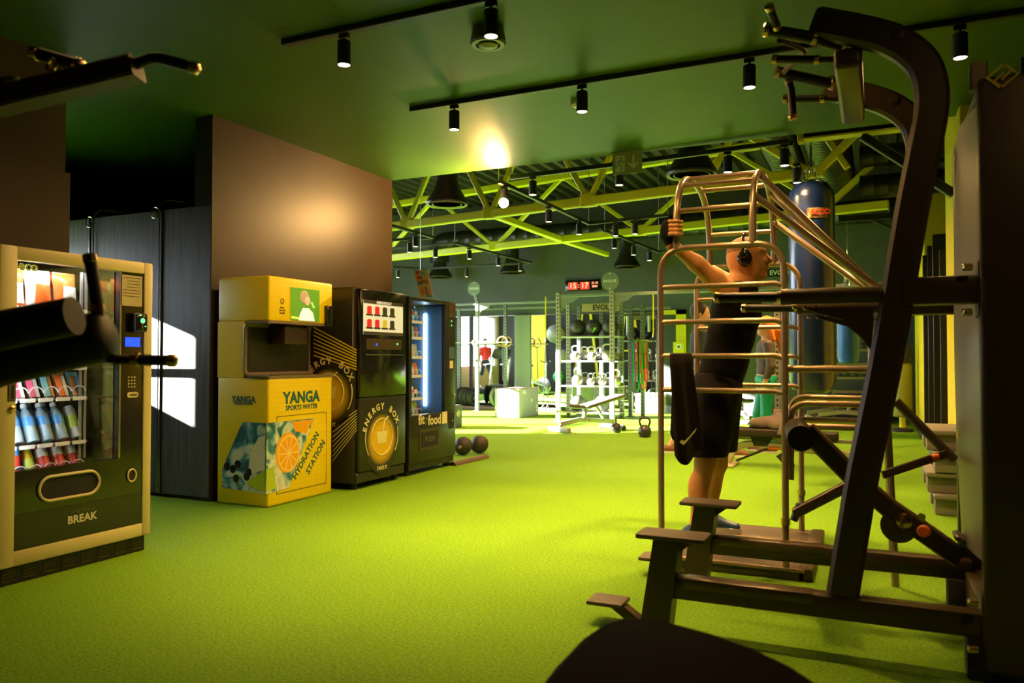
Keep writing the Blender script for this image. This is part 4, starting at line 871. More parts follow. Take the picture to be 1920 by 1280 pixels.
# chin-up grips
def at(u, v, y): return PY(u, v, y)
for dy, off in ((0, 0),):
    grip([at(1434, 55, 3.42), at(1530, 72, 3.48)], .026); mb().cyl(at(1525, 72, 3.48), at(1575, 88, 3.56), .022).build('grip_arm', 'machine_brown', AM)
    grip([at(1442, 12, 3.30), at(1457, 52, 3.40)], .017, ends=True)
    mb().tube(fillet([at(1462, 75, 3.45), at(1508, 92, 3.70), at(1508, 100, 3.8), at(1470, 135, 4.0)], .05), .013).build('grip_link', 'machine_brown', AM)
grip([at(1450, 111, 3.72), at(1535, 112, 3.72)], .019); mb().tube(fillet([at(1535, 112, 3.72), at(1568, 112, 3.72), at(1592, 92, 3.72)], .05), .015).build('grip_arm', 'machine_brown', AM)
grip([at(1455, 134, 4.02), at(1563, 158, 4.12)], .026)
grip([at(1470, 185, 4.15), at(1545, 185, 4.15)], .019); mb().tube(fillet([at(1545, 185, 4.15), at(1575, 186, 4.15), at(1592, 168, 4.15)], .05), .015).build('grip_arm', 'machine_brown', AM)
grip([at(1478, 150, 4.05), at(1484, 168, 4.05), at(1487, 222, 4.05)], .018)
# dip arms
for y in (yN, 4.28):
    a, c, d_ = PY(1342, 558, yN), PY(1465, 557, yN), PY(1650, 552, yN)
    f = lambda p: Vector((p.x, y, p.z))
    grip([f(a), f(c)], .022); mb().tube([f(c), f(d_)], .034, 16).build('dip_arm', 'machine_brown', AM)
    g0, g1, g2, g3 = PY(1500, 577, yN), PY(1640, 577, yN), PY(1632, 655, yN), PY(1580, 600, yN)
    mb().prism([f(g0)+Vector((0, -.012, 0)), f(g1)+Vector((0, -.012, 0)), f(g2)+Vector((0, -.012, 0)), f(PY(1612, 628, yN))+Vector((0, -.012, 0)), f(g3)+Vector((0, -.012, 0)), f(PY(1545, 590, yN))+Vector((0, -.012, 0))], (0, .024, 0)).build('gusset', 'machine_brown', AM)
    for u in (1490, 1510, 1530): mb().ball(f(PY(u, 577, yN)), .010, 10, 8).build('bolt', 'brass', AM)
    z_ = PY(1770, 545, yN).z
    mb().rbox((PY(1690, 545, yN).x, y-.05, z_-.055), (.40, y+.05, z_+.055), .012).build('tower_beam', 'machine_brown', AM)
for v in (500, 585):
    mb().lathe([(.014, 0), (.014, .03), (.008, .034)], o=PY(1822, v, 3.42), ax=(-1, -.2, 0), n=12).build('bolt', 'brass', AM)
for v in (1130, 1218):
    mb().lathe([(.014, 0), (.014, .03), (.008, .034)], o=PY(1833, v, 3.42), ax=(-1, -.2, 0), n=12).build('bolt', 'brass', AM)
mb().rbox((.36, 3.44, PY(1826, 592, 3.44).z), (.385, 3.56, PY(1826, 488, 3.44).z), .006).build('beam_flange', 'machine_brown', AM)
mb().rbox((.36, 3.44, PY(1836, 1235, 3.44).z), (.385, 3.56, PY(1836, 1115, 3.44).z), .006).build('beam_flange', 'machine_brown', AM)
# weight-stack tower
tx = PY(1840, 700, 3.42).x; TZ = 2.29
b = mb().rbox((tx, 3.42, .04), (1.20, 3.50, TZ), .02, 3); b.build('tower_side', 'machine_brown', AM)
mb().rbox((tx, 4.40, .04), (1.20, 4.48, TZ-.03), .02, 3).build('tower_side', 'machine_brown', AM)
mb().rbox((1.08, 3.49, .04), (1.18, 4.41, TZ-.05), .01).build('tower_back', 'machine_brown', AM)
mb().rbox((tx+.02, 3.49, .04), (1.1, 4.41, .20), .01).build('tower_base', 'machine_brown', AM)
mb().grid(lambda s_, t_: (tx+.03-.05*math.sin(math.pi*min(1, max(0, s_)))-.02*math.sin(math.pi*t_), 3.50+.90*s_, .42+t_*(TZ-.48)), 14, 20).grid(lambda s_, t_: (tx+.045-.05*math.sin(math.pi*s_)-.02*math.sin(math.pi*t_), 3.50+.90*s_, .42+t_*(TZ-.48)), 14, 20).build('shroud', 'shroud', AM)
mb().rbox((tx+.0, 3.50, TZ-.06), (1.1, 4.42, TZ-.02), .01).build('tower_top', 'machine_brown', AM)
mb().rect([PY(1834, 120, 3.46), PY(1834, 170, 3.46)], .05, .06).build('top_trim', 'machine_tan', AM)
tg = PX(1796, 815, tx-.03); mb().rbox((tx-.034, tg.y-.03, tg.z-.02), (tx-.028, tg.y+.03, tg.z+.02), .003, 1).build('sticker', col('sticker_y', (.65, .45, .05)), AM)
for k in range(14): mb().rbox((.52, 3.62, .22+k*.052), (.95, 4.28, .265+k*.052), .005, 1).build('weight_plate', 'black_metal', AM)
for y in (3.75, 4.15): mb().cyl((.74, y, .2), (.74, y, TZ-.05), .012).build('guide_rod', 'chrome', AM)
# brand emblem: two interlocked brackets
lp = PY(1879, 143, 3.42); s_ = .045
def em(pts): mb().tube([Vector((lp.x+x*s_, 3.416, lp.z+z*s_)) for x, z in pts], .006, 6).build('emblem', col('emblem', (.62, .48, .10), .4), AM)
em([(-.2, -.9), (-1.1, 0), (0, .9), (.6, .35), (-.1, -.3)]); em([(.2, .9), (1.1, 0), (0, -.9), (-.6, -.35), (.1, .3)])
# knee lever: roller pad, lever, pivot, links
ym = 3.92
f = lambda u, v, y=ym: PY(u, v, y)
mb().tube([f(1502, 822, 3.72), f(1494, 806, 4.10)], .058, 20).build('roller_pad', 'roller', AM)
lv = mb().rect([f(1512, 806, 3.9), f(1600, 895, 3.9), f(1665, 950, 3.9), f(1800, 1045, 3.9)], .085, .075, up=(0, 1, 0)).build('knee_lever', 'machine_brown', AM)
mb().lathe([(.034, 0), (.034, .02), (.026, .024)], o=f(1697, 976, 3.85), ax=(-.2, -1, .1), n=20).build('pivot_disc', 'brass', lv)
mb().lathe([(.010, 0), (.010, .02)], o=f(1697, 976, 3.825), ax=(-.2, -1, .1), n=12).build('pivot_bolt', 'steel', lv)
mb().lathe([(.027, 0), (.027, .022), (.02, .028)], o=f(1733, 995, 3.85), ax=(-.2, -1, .1), n=20).build('orange_knob', 'orange_cap', lv)
mb().lathe([(.075, 0), (.075, .012)], o=f(1685, 985, 3.88), ax=(0, -1, 0), n=24).build('cam_plate', 'machine_tan', lv)
mb().lathe([(.016, 0), (.016, .02)], o=f(1728, 968, 3.86), ax=(0, -1, 0), n=12).build('bolt', 'brass', lv)
mb().rbox(f(1785, 1030, 3.84), f(1785, 1030, 3.84)+Vector((.16, .12, .03)), .01, 1, R=Matrix.Rotation(.55, 3, 'Y')).build('lever_foot', 'machine_tan', lv)
st_ = mb().rect([f(1655, 890, 3.95), f(1775, 850, 4.05)], .02, .035).build('gas_strut', 'machine_tan', AM)
mb().lathe([(.016, 0), (.016, .03)], o=f(1748, 858, 4.02), ax=(1, 0, .3), n=12).build('collar', 'orange_cap', st_)
mb().rect([f(1490, 962, 4.2), f(1600, 905, 4.2)], .06, .05).build('link_bar', 'machine_tan', AM); mb().cyl(f(1488, 975, 4.2), f(1500, 945, 4.2), .02).build('link_end', 'machine_brown', AM)
mb().cyl(f(1680, 752, 4.2), f(1790, 862, 4.2), .022).build('rear_strut', 'machine_tan', AM)
# ================================================================ seat pad at the bottom edge
zs_ = .56
ol = [PZ(u, v, zs_) for u, v in ((985, 1310), (1035, 1245), (1090, 1190), (1130, 1163), (1165, 1152), (1210, 1153), (1260, 1162), (1330, 1180), (1420, 1212), (1490, 1245), (1560, 1290), (1600, 1330))]
SP = thing('bench_seat', 'dark padded seat end blurred at the bottom edge', 'seat', (ol[4].x, ol[4].y-.3, 0))
back = [PZ(1700, 1500, zs_), PZ(850, 1480, zs_)]
poly = ol+back; cen = sum(poly, Vector())/len(poly)
rows = []
for k_, (s_, dz) in enumerate(((.90, 0), (.965, -.006), (.99, -.018), (1, -.035), (.99, -.06), (.96, -.075))):
    rows.append([cen+(p-cen)*s_+Vector((0, 0, dz)) for p in poly])
b = mb(); n = len(poly); b.add([p for r_ in rows for p in r_], [(i*n+k, i*n+(k+1) % n, (i+1)*n+(k+1) % n, (i+1)*n+k) for i in range(5) for k in range(n)]+[tuple(range(n-1, -1, -1)), tuple(5*n+k for k in range(n))])
b.build('cushion', 'pad', SP, ang=60)
mb().rbox(cen+Vector((-.05, -.05, -zs_)), cen+Vector((.05, .05, -.07)), .01).build('seat_post', 'machine_brown', SP)
mb().rbox(cen+Vector((-.2, -.2, -zs_)), cen+Vector((.2, .2, -zs_+.04)), .01).build('base_plate', 'machine_brown', SP)
# ================================================================ left foreground machine (handles reach into view)
dL = 2.15
LM = thing('lat_machine', 'dark exercise machine at the left edge, only its handles in view', 'exercise machine', (PD(-160, 640, dL).x, PD(-160, 640, dL).y, 0))
g = lambda u, v, d=dL: PD(u, v, d)
base = g(-170, 640); pu = lambda z: Vector((base.x, base.y, z))
mb().rect([pu(0), pu(2.1)], .12, .09, up=(0, 1, 0)).build('upright', 'machine_brown', LM)
mb().rbox(pu(0)+Vector((-.3, -.35, 0)), pu(.05)+Vector((.25, .35, 0)), .01).build('base_frame', 'machine_brown', LM)
mb().rect([g(-190, 245), g(-20, 195), g(258, 128)], .085, .06).build('top_arm', 'machine_brown', LM)
grip(fillet([g(238, 126), g(288, 108), g(305, 110), g(368, 128)], .03), .0155, LM)
grip([g(62, 98, 2.3), g(152, 124, 2.3)], .019, LM); mb().cyl(g(145, 122, 2.3), g(185, 150, 2.2), .015).build('grip_arm', 'machine_brown', LM)
mb().tube([g(96, 122, 2.25)+Vector((.018*math.cos(t_), 0, .018*math.sin(t_))) for t_ in [k*math.pi/8 for k in range(16)]], .005, 8, closed=True).build('ring', 'brass', LM)
grip([g(-60, 158, 2.2), g(30, 156, 2.2)], .019, LM)
mb().tube([g(-180, 735), g(0, 672), g(190, 632)], [.078, .076, .07], 22).build('roller_pad', 'roller', LM)
mb().tube([g(190, 632), g(200, 630), g(208, 628)], [.07, .064, .045], 22).build('pad_end', 'roller', LM)
mb().tube([g(-150, 655, 2.0), g(10, 618, 2.0), g(140, 592, 2.0)], [.05, .052, .05], 20).build('roller_pad', 'roller', LM)
for u, v in ((32, 646), (115, 627), (128, 620)): mb().ball(g(u, v, 2.06), .010, 10, 8).build('bolt', 'brass', LM)
grip([g(168, 480), g(184, 582)], .0165, LM); mb().cyl(g(184, 582), g(190, 620), .014).build('grip_arm', 'machine_brown', LM)
mb().tube(fillet([g(175, 645), g(185, 668), g(215, 674), g(250, 674)], .03), .014).build('grip_arm', 'machine_brown', LM); grip([g(250, 674), g(327, 676)], .016, LM)
mb().rect([g(-175, 670), g(-60, 690)], .06, .06).build('pad_bracket', 'machine_brown', LM)
# ================================================================ climbing / stretching cage
CY0, CY1 = 4.58, 5.62; cr_ = .0185
CG = thing('stretch_cage', 'bronze tubular stretching cage with rungs, arched top and two treads', 'exercise frame', (-.7, 5.1, 0))
xL, xR = PY(1239, 700, CY0).x, PY(1471, 700, CY0).x
zT = PY(1350, 461, CY0).z
def tube_part(pts, name, r_=cr_, m='cage', par=CG, fr=.0):
    return mb().tube(fillet(pts, fr, 8) if fr else pts, r_, 12).build(name, m, par)
zr = [PY(1350, v, CY0).z for v in (535, 602, 667, 732)]
for y in (CY0, CY1):
    tube_part([(xL, y, .06), (xL, y, zT), (xR, y, zT), (xR, y, .06)], 'side_frame', fr=.16)
    for z in zr: tube_part([(xL, y, z-.012), (xL+.02, y, z), (xR-.05, y, z), (xR, y, z-.016)], 'rung', cr_*.85)
# arched top: hoops across, rungs along
xa, xb_ = PY(1268, 450, CY0).x, PY(1411, 450, CY0).x
zA = 2.36; yc = (CY0+CY1)/2; hw = (CY1-CY0)/2
def hoop(t_): # 0..1 from near foot to far foot
    a = math.pi*t_; cx_, sx_ = math.cos(a), math.sin(a)
    return (yc-hw*math.copysign(abs(cx_)**.72, cx_), zT+(zA-zT)*abs(sx_)**.72)
for x in (xa, xb_):
    tube_part([(x, *hoop(k/28)) for k in range(29)], 'hoop', .021)
for t_ in (.11, .27, .42, .58, .73, .89):
    y, z = hoop(t_); tube_part([(xa, y, z), (xb_, y, z)], 'top_rung', cr_*.85)
# sloping ladder to the right
xe, ze = PY(1650, 540, 4.9).x, 1.60
ys_ = []
for t_ in (.16, .36, .64, .84):
    y, z = hoop(t_); ye = yc+(y-yc)*.75; ys_.append(ye); tube_part([(xb_, y, z), (xe, ye, ze)], 'slope_tube', .02)
tube_part([(xe, yc-hw*.9, ze), (xe, yc+hw*.9, ze)], 'slope_bar', .02)
for y in (yc-hw*.8, yc+hw*.8): tube_part([(xe, y, ze), (xe+.06, y, .0)], 'rear_post', .02)
tube_part([(xa+.03, CY1-.05, 1.86), PY(1390, 530, 5.3)], 'inner_brace', .018)
# right-hand hoops low down
for y, zz in ((CY0+.06, PY(1550, 692, CY0).z), ):
    tube_part([(xR, y, zz), (xe+.03, y, zz)], 'side_bar', .02)
for y, v in ((CY0+.04, 757), (CY0+.04, 800), (CY1-.1, 745), (CY1-.1, 787)):
    z = PY(1550, v, y).z; xs = PY(1482, v, y).x
    tube_part([(xs, y, z-.30), (xs, y, z), (xe+.04, y, z)], 'low_hoop', .018, fr=.10)
for y0, y1 in ((CY0-.02, CY0+.36), (CY1-.36, CY1+.05)):
    t_ = mb().rbox((xL-.03, y0, .0), (xR+.10, y1, .06), .01).build('tread', 'tread', CG)
    mb().rbox((xL-.03, y0-.004, .045), (xR+.10, y0+.03, .066), .006).build('tread_edge', 'cage', t_)
    mb().rbox((xR+.06, y0, .0), (xR+.14, y1, .07), .01).build('tread_end', 'machine_brown', t_)
tube_part([(xR+.05, CY0, .03), (xR+.05, CY1, .03)], 'base_tube', .022)
for y in (CY0, CY1): mb().lathe([(.026, 0), (.026, .03)], o=(xR, y, .30)).build('clamp', 'brass', CG)
# towel jacket over the near rung
zt = zr[2]+.018
x0, x1 = PY(1251, 700, CY0).x, PY(1300, 700, CY0).x
TW = thing('hanging_jacket', 'black jacket hung over a rung of the cage', 'jacket', (x0, CY0, zt))
def drape(s_, t_):
    w_ = (x1-x0); x = x0+w_*s_+.02*math.sin(3*t_+s_*2); L = .62+.06*math.sin(5*s_)
    d = t_*2-1   # -1 front hem .. 0 over rung .. 1 back hem
    y = CY0+(.038+.014*math.sin(13*s_+2*t_)*min(1, abs(d)*3))*(1 if d > 0 else -1)*min(1, abs(d)*12)
    z = zt-(L if d < 0 else L*.8)*max(0, abs(d)-.04)
    return (x+(.05*abs(d) if d < 0 else 0), y, z)
mb().grid(drape, 16, 40).build('cloth', 'cloth_dark', TW)
b = mb(); p = PY(1292, 820, CY0-.06)
b.prism([p+Vector((x, 0, z)) for x, z in ((-.055, -.03), (-.03, -.045), (.035, .035), (.045, .06), (.005, .01), (-.025, -.02), (-.045, -.015))], (0, -.002, 0)); b.build('tick_print', col('tickc', (.40, .42, .18)), TW)
# ================================================================ people: implicit surfaces
def surface_nets(D, o, h):
    nx, ny, nz = D.shape; S = D < 0
    cnt = np.zeros((nx-1, ny-1, nz-1), np.float32); acc = np.zeros((nx-1, ny-1, nz-1, 3), np.float32)
    cs = [(i, j, k) for i in (0, 1) for j in (0, 1) for k in (0, 1)]
    def sub(A, c): return A[c[0]:nx-1+c[0], c[1]:ny-1+c[1], c[2]:nz-1+c[2]]
    for c in cs:
        for ax in range(3):
            if c[ax] == 0:
                e = list(c); e[ax] = 1; a, b_ = sub(D, c), sub(D, e); m = sub(S, c) != sub(S, e)
                t_ = np.where(m, a/np.where(m, a-b_, 1), 0); cnt += m
                for k in range(3): acc[..., k] += np.where(m, c[k]+(t_ if k == ax else 0), 0)
    act = cnt > 0; idx = np.full(act.shape, -1, np.int64); idx[act] = np.arange(act.sum())
    ijk = np.argwhere(act); V = (ijk+acc[act]/cnt[act][:, None])*h+np.array(o)
    F = []
    for ax in range(3):
        u, w = (ax+1) % 3, (ax+2) % 3
        sl0 = [slice(1, n-1) for n in (nx, ny, nz)]; sl1 = list(sl0); sl0[ax] = slice(0, (nx, ny, nz)[ax]-1); sl1[ax] = slice(1, (nx, ny, nz)[ax])
        a, b_ = S[tuple(sl0)], S[tuple(sl1)]; E = np.argwhere(a != b_); 
        if len(E) == 0: continue
        fl_ = a[tuple(E.T)]; base = E.copy()
        for k in range(3):
            if k != ax: base[:, k] += 1
        def id_(du, dw):
            q = base.copy(); q[:, u] -= du; q[:, w] -= dw; return idx[q[:, 0], q[:, 1], q[:, 2]]
        Q = np.stack([id_(1, 1), id_(0, 1), id_(0, 0), id_(1, 0)], 1); Q[~fl_] = Q[~fl_][:, ::-1]; F.append(Q)
    return V, np.concatenate(F)
def sdf_build(name, groups, h, m, parent, clip=None, cut=None):
    """groups: list of (k, prims); prim = ('c', a, b, ra, rb) tapered capsule or ('e', centre, radii, rot)"""
    pts = []
    for k, pr in groups:
        for p in pr:
            if p[0] == 'c':
                for q, r_ in ((p[1], p[3]), (p[2], p[4])): pts += [Vector(q)-Vector((r_,)*3), Vector(q)+Vector((r_,)*3)]
            else: r_ = max(p[2]); pts += [Vector(p[1])-Vector((r_,)*3), Vector(p[1])+Vector((r_,)*3)]
    lo = np.array([min(p[i] for p in pts) for i in range(3)])-3*h; hi = np.array([max(p[i] for p in pts) for i in range(3)])+3*h
    n = np.ceil((hi-lo)/h).astype(int)+1
    ax = [lo[i]+h*np.arange(n[i]) for i in range(3)]; D = np.full(n, 9., np.float32)
    for k, pr in groups:
        E = np.zeros(n, np.float32)
        for p in pr:
            pad = 5*k+2*h
            if p[0] == 'c': l2 = [min(p[1][i], p[2][i])-max(p[3], p[4])-pad for i in range(3)]; h2 = [max(p[1][i], p[2][i])+max(p[3], p[4])+pad for i in range(3)]
            else: r_ = max(p[2])+pad; l2 = [p[1][i]-r_ for i in range(3)]; h2 = [p[1][i]+r_ for i in range(3)]
            s_ = [slice(max(0, int((l2[i]-lo[i])/h)), max(0, int((h2[i]-lo[i])/h)+2)) for i in range(3)]
            X = ax[0][s_[0]][:, None, None]; Y = ax[1][s_[1]][None, :, None]; Z = ax[2][s_[2]][None, None, :]
            if p[0] == 'c':
                a, b_ = np.array(p[1]), np.array(p[2]); d = b_-a; dd = max(1e-9, d@d)
                t_ = np.clip(((X-a[0])*d[0]+(Y-a[1])*d[1]+(Z-a[2])*d[2])/dd, 0, 1)
                f_ = np.sqrt((X-a[0]-t_*d[0])**2+(Y-a[1]-t_*d[1])**2+(Z-a[2]-t_*d[2])**2)-(p[3]+(p[4]-p[3])*t_)
            else:
                R = np.array(p[3].to_3x3().transposed()) if len(p) > 3 and p[3] is not None else np.eye(3); c, r_ = p[1], p[2]
                x, y, z = X-c[0], Y-c[1], Z-c[2]
                lx = R[0, 0]*x+R[0, 1]*y+R[0, 2]*z; ly = R[1, 0]*x+R[1, 1]*y+R[1, 2]*z; lz = R[2, 0]*x+R[2, 1]*y+R[2, 2]*z
                k0 = np.sqrt((lx/r_[0])**2+(ly/r_[1])**2+(lz/r_[2])**2); k1 = np.sqrt((lx/r_[0]**2)**2+(ly/r_[1]**2)**2+(lz/r_[2]**2)**2)
                f_ = k0*(k0-1)/np.maximum(k1, 1e-6)
            E[tuple(s_)] += np.exp(np.clip(-f_/k, -60, 60)).astype(np.float32)
        D = np.minimum(D, np.where(E > 1e-20, -k*np.log(np.maximum(E, 1e-20)), 9.).astype(np.float32))
    X = ax[0][:, None, None]; Y = ax[1][None, :, None]; Z = ax[2][None, None, :]
    if cut: D = np.maximum(D, np.broadcast_to(cut(X, Y, Z), D.shape).astype(np.float32))
    V, F = surface_nets(D, lo, h)
    off = np.array(wloc(parent)) if parent is not None else np.zeros(3)
    me = bpy.data.meshes.new(name); me.vertices.add(len(V)); me.vertices.foreach_set('co', (V-off).astype(np.float32).ravel())
    me.loops.add(len(F)*4); me.loops.foreach_set('vertex_index', F.astype(np.int32).ravel()); me.polygons.add(len(F))
    me.polygons.foreach_set('loop_start', np.arange(0, len(F)*4, 4, dtype=np.int32)); me.update(calc_edges=True); me.validate()
    me.polygons.foreach_set('use_smooth', [True]*len(me.polygons)); me.materials.append(M[m])
    o = bpy.data.objects.new(name, me); COL.objects.link(o)
    if parent is not None: o.parent = parent
    return o
def C(a, b, ra, rb): return ('c', tuple(a), tuple(b), ra, rb)
def EL(c, r, R=None): return ('e', tuple(c), tuple(r), R)
RY = lambda d: Matrix.Rotation(math.radians(d), 3, 'Y')
# ---- the man in the cage (faces +X; his right side towards the camera)
my = 4.98
PM = thing('person', 'man in black sleeveless top and shorts gripping the cage behind him', 'person', (PY(1330, 1040, my).x, my, 0))
q = lambda u, v, y=my: PY(u, v, y)
sh_n, sh_f = q(1362, 545, my-.17), q(1372, 545, my+.19)
_zh = PY(1262, 430, CY0).z
_tb = min((abs(hoop(k/400)[1]-_zh), k/400) for k in range(200))[1]; yh = hoop(_tb)[0]
el_n, wr_n = q(1306, 494, CY0+.13), Vector((xa-.035, yh+.035, _zh-.085))
hip_n, hip_f = q(1345, 745, my-.10), q(1350, 745, my+.10)
kn_n, kn_f = q(1322, 868, my-.11), q(1345, 868, my+.20)
an_n, an_f = q(1303, 1010, my-.12), q(1330, 995, my+.36)
an_n.z = max(an_n.z, .15); an_f.z = max(an_f.z, .15)
pel, wai, che, nek = q(1347, 720), q(1362, 665), q(1380, 590), q(1388, 540)
hd = q(1404, 484)
S_ = lambda p, x=0, y=0, z=0: Vector(p)+Vector((x, y, z))
head = [EL(S_(hd, -.02, 0, .03), (.108, .082, .102)), EL(S_(hd, .035, 0, -.05), (.072, .062, .085), RY(12)), C(S_(hd, .05, 0, -.105), S_(hd, .085, 0, -.112), .034, .022),
        EL(S_(hd, .075, 0, .045), (.022, .055, .022)), EL(S_(hd, -.055, 0, -.01), (.075, .07, .085))]
face = [C(S_(hd, .096, 0, .022), S_(hd, .127, 0, -.024), .009, .015), C(S_(hd, .098, -.018, -.028), S_(hd, .098, .018, -.028), .012, .012), EL(S_(hd, .101, 0, -.062), (.016, .024, .008)), EL(S_(hd, .098, 0, -.076), (.015, .022, .009)),
        C(S_(hd, .083, -.045, .042), S_(hd, .096, -.015, .040), .010, .010), C(S_(hd, .083, .045, .042), S_(hd, .096, .015, .040), .010, .010)]
ears = [EL(S_(hd, -.01, sg*.082, -.005), (.022, .012, .034)) for sg in (-1, 1)]
body = head+[C(S_(hd, -.045, 0, -.08), S_(nek, -.01, 0, .0), .058, .066), C(nek, che, .10, .13), EL(S_(che, 0, 0, .03), (.135, .17, .16)), EL(wai, (.105, .145, .15)), EL(pel, (.12, .155, .12)),
    C(S_(sh_n, 0, .02, 0), el_n, .062, .046), C(el_n, wr_n, .047, .030), EL((S_(sh_n, 0, .02, 0)*.6+el_n*.4), (.062, .054, .066)), EL(sh_n, (.07, .06, .065)),
    C(sh_f, S_(sh_f, -.06, .05, -.30), .062, .045), C(S_(sh_f, -.06, .05, -.30), S_(sh_f, -.08, .05, -.54), .045, .030),
    C(hip_n, kn_n, .092, .062), C(kn_n, an_n, .056, .036), EL(kn_n*.62+an_n*.38+Vector((-.025, 0, 0)), (.056, .052, .11)), C(hip_f, kn_f, .092, .062), C(kn_f, an_f, .056, .036), EL(kn_f*.62+an_f*.38+Vector((-.025, 0, 0)), (.056, .052, .11)),
    C(an_n, (an_n.x+.10, an_n.y, .112), .036, .03), C(an_f, (an_f.x+.10, an_f.y, .112), .036, .03)]
# right hand closed round the hoop
hb_ = Vector((xa-.064, yh+.006, _zh))
palm = [C(wr_n, S_(hb_, .0, .01, -.02), .028, .030), EL(S_(hb_, -.002, .006, .005), (.020, .036, .046))]
fing = []
for i in range(4):
    z = _zh+.042-.0245*i
    a, b_, c_, d_ = Vector((xa-.055, yh-.018, z)), Vector((xa-.030, yh-.040, z)), Vector((xa+.012, yh-.040, z-.002)), Vector((xa+.036, yh-.014, z-.003))
    fing.append((.004, [C(a, b_, .0125, .0115), C(b_, c_, .0115, .0105), C(c_, d_, .0105, .009)]))
th = [C(S_(hb_, .0, .03, .03), Vector((xa-.02, yh+.042, _zh+.045)), .015, .012), C(Vector((xa-.02, yh+.042, _zh+.045)), Vector((xa+.025, yh+.034, _zh+.05)), .012, .010)]
hf = Vector(S_(sh_f, -.08, .05, -.54)); palm_f = [C(hf, S_(hf, .03, 0, -.08), .03, .034)]
fing_f = [(.004, [C(S_(hf, .03, -.03+.02*i, -.08), S_(hf, .05, -.03+.02*i, -.13), .011, .010), C(S_(hf, .05, -.03+.02*i, -.13), S_(hf, .04, -.03+.02*i, -.165), .010, .008)]) for i in range(4)]+[(.004, [C(S_(hf, .02, -.03, -.05), S_(hf, .05, -.06, -.09), .012, .009)])]
sdf_build('body', [(.012, body+palm+palm_f), (.006, face+[EL(S_(hd, .06, 0, -.03), (.05, .05, .06))]), (.005, ears), (.005, th)]+fing+fing_f, .0065, 'skin', PM)
# clothes
G = .012
top = [C(nek, che, .105, .14), EL(S_(che, .0, 0, .03), (.150, .185, .17)), EL((che+wai)/2, (.146, .172, .15)), EL(wai, (.140, .165, .16)), EL((wai+pel)/2, (.138, .166, .13)), EL(pel, (.136, .170, .12)), EL(S_(sh_n, .01, .03, -.01), (.072, .05, .075)), EL(S_(sh_f, .01, -.02, -.01), (.072, .05, .075))]
zc = pel.z-.06
sdf_build('sleeveless_top', [(.014, top)], .009, 'cloth_black', PM, cut=lambda X, Y, Z: np.maximum(np.maximum(zc-Z, Z-(nek.z+.035)), -(np.sqrt((X-nek.x-.02)**2+(Y-my)**2+(Z-nek.z-.06)**2)-.095)))
khem = (hip_n*.14+kn_n*.86); khf = hip_f*.14+kn_f*.86
shorts = [EL(S_(pel, -.005, 0, -.0), (.150, .180, .15)), C(S_(hip_n, -.0, 0, 0), S_(khem, 0, 0, -.01), .135, .125), C(hip_f, S_(khf, 0, 0, -.01), .135, .12), EL(S_(hip_n, -.05, .08, .02), (.09, .12, .10))]
so_ = sdf_build('shorts', [(.016, shorts)], .009, 'cloth_dark', PM, cut=lambda X, Y, Z: np.maximum(khem.z-.01-Z, Z-(pel.z+.07)))
def shoe(an, rz, label):
    a = Vector((an.x, an.y, .095)); s_ = [C(S_(a, -.05, 0, .025), S_(a, .05, 0, .03), .045, .042), C(S_(a, .05, 0, .022), S_(a, .17, 0, .006), .042, .034), C(S_(a, -.03, 0, .05), S_(a, .0, 0, .075), .044, .044)]
    o = sdf_build('shoe', [(.012, s_)], .007, col('shoe_blue', (.03, .07, .16)), PM)
    mb().prism([S_(a, x, y, -.031) for x, y in ((-.10, -.035), (-.06, -.045), (.08, -.048), (.17, -.042), (.205, -.015), (.205, .015), (.17, .042), (.08, .048), (-.06, .045), (-.10, .035))], (0, 0, .034)).build('sole', 'white', o)
shoe(an_n, 0, ''); shoe(an_f, 0, '')
# fingerless glove
gl = [C(wr_n, S_(hb_, .0, .01, -.02), .037, .037), EL(S_(hb_, -.006, .006, .005), (.026, .042, .052))]
for i in range(4):
    z = _zh+.042-.0245*i; gl.append(C((xa-.057, yh-.018, z), (xa-.036, yh-.036, z), .0155, .0145))
sdf_build('glove', [(.006, gl)], .006, 'cloth_black', PM)
# headphones, brow, cap of short hair
hp = mb().ball(S_(hd, -.012, -.093, -.008), (.044, .026, .055), 20, 14).build('headphone_cup', 'gloss_black', PM)
mb().ball(S_(hd, -.012, .093, -.008), (.044, .026, .055), 20, 14).build('headphone_cup', 'gloss_black', PM)
mb().tube([S_(hd, -.015-.01*math.sin(t_), -.100*math.cos(t_), .01+.145*math.sin(t_)) for t_ in [k*math.pi/16 for k in range(17)]], .010, 10).build('headphone_band', 'gloss_black', PM)
for sg in (-1, 1):
    mb().ball(S_(hd, .080, sg*.030, .018), (.012, .014, .011), 10, 8).build('eye', col('eye_w', (.55, .45, .38)), PM)
    mb().ball(S_(hd, .089, sg*.031, .018), (.005, .007, .007), 8, 6).build('iris', 'blk', PM)
    mb().tube([S_(hd, .094, sg*.012, .046), S_(hd, .096, sg*.030, .050), S_(hd, .082, sg*.050, .044)], .0045, 6).build('eyebrow', col('brow', (.05, .025, .012)), PM)
hair = [EL(S_(hd, -.026, 0, .034), (.109, .083, .101))]
sdf_build('short_hair', [(.01, hair)], .007, col('stubble', (.30, .14, .06), .7), PM, cut=lambda X, Y, Z: -np.minimum((Z-hd.z-.035)+(-(X-hd.x-.02))*.9, 9)+.02)
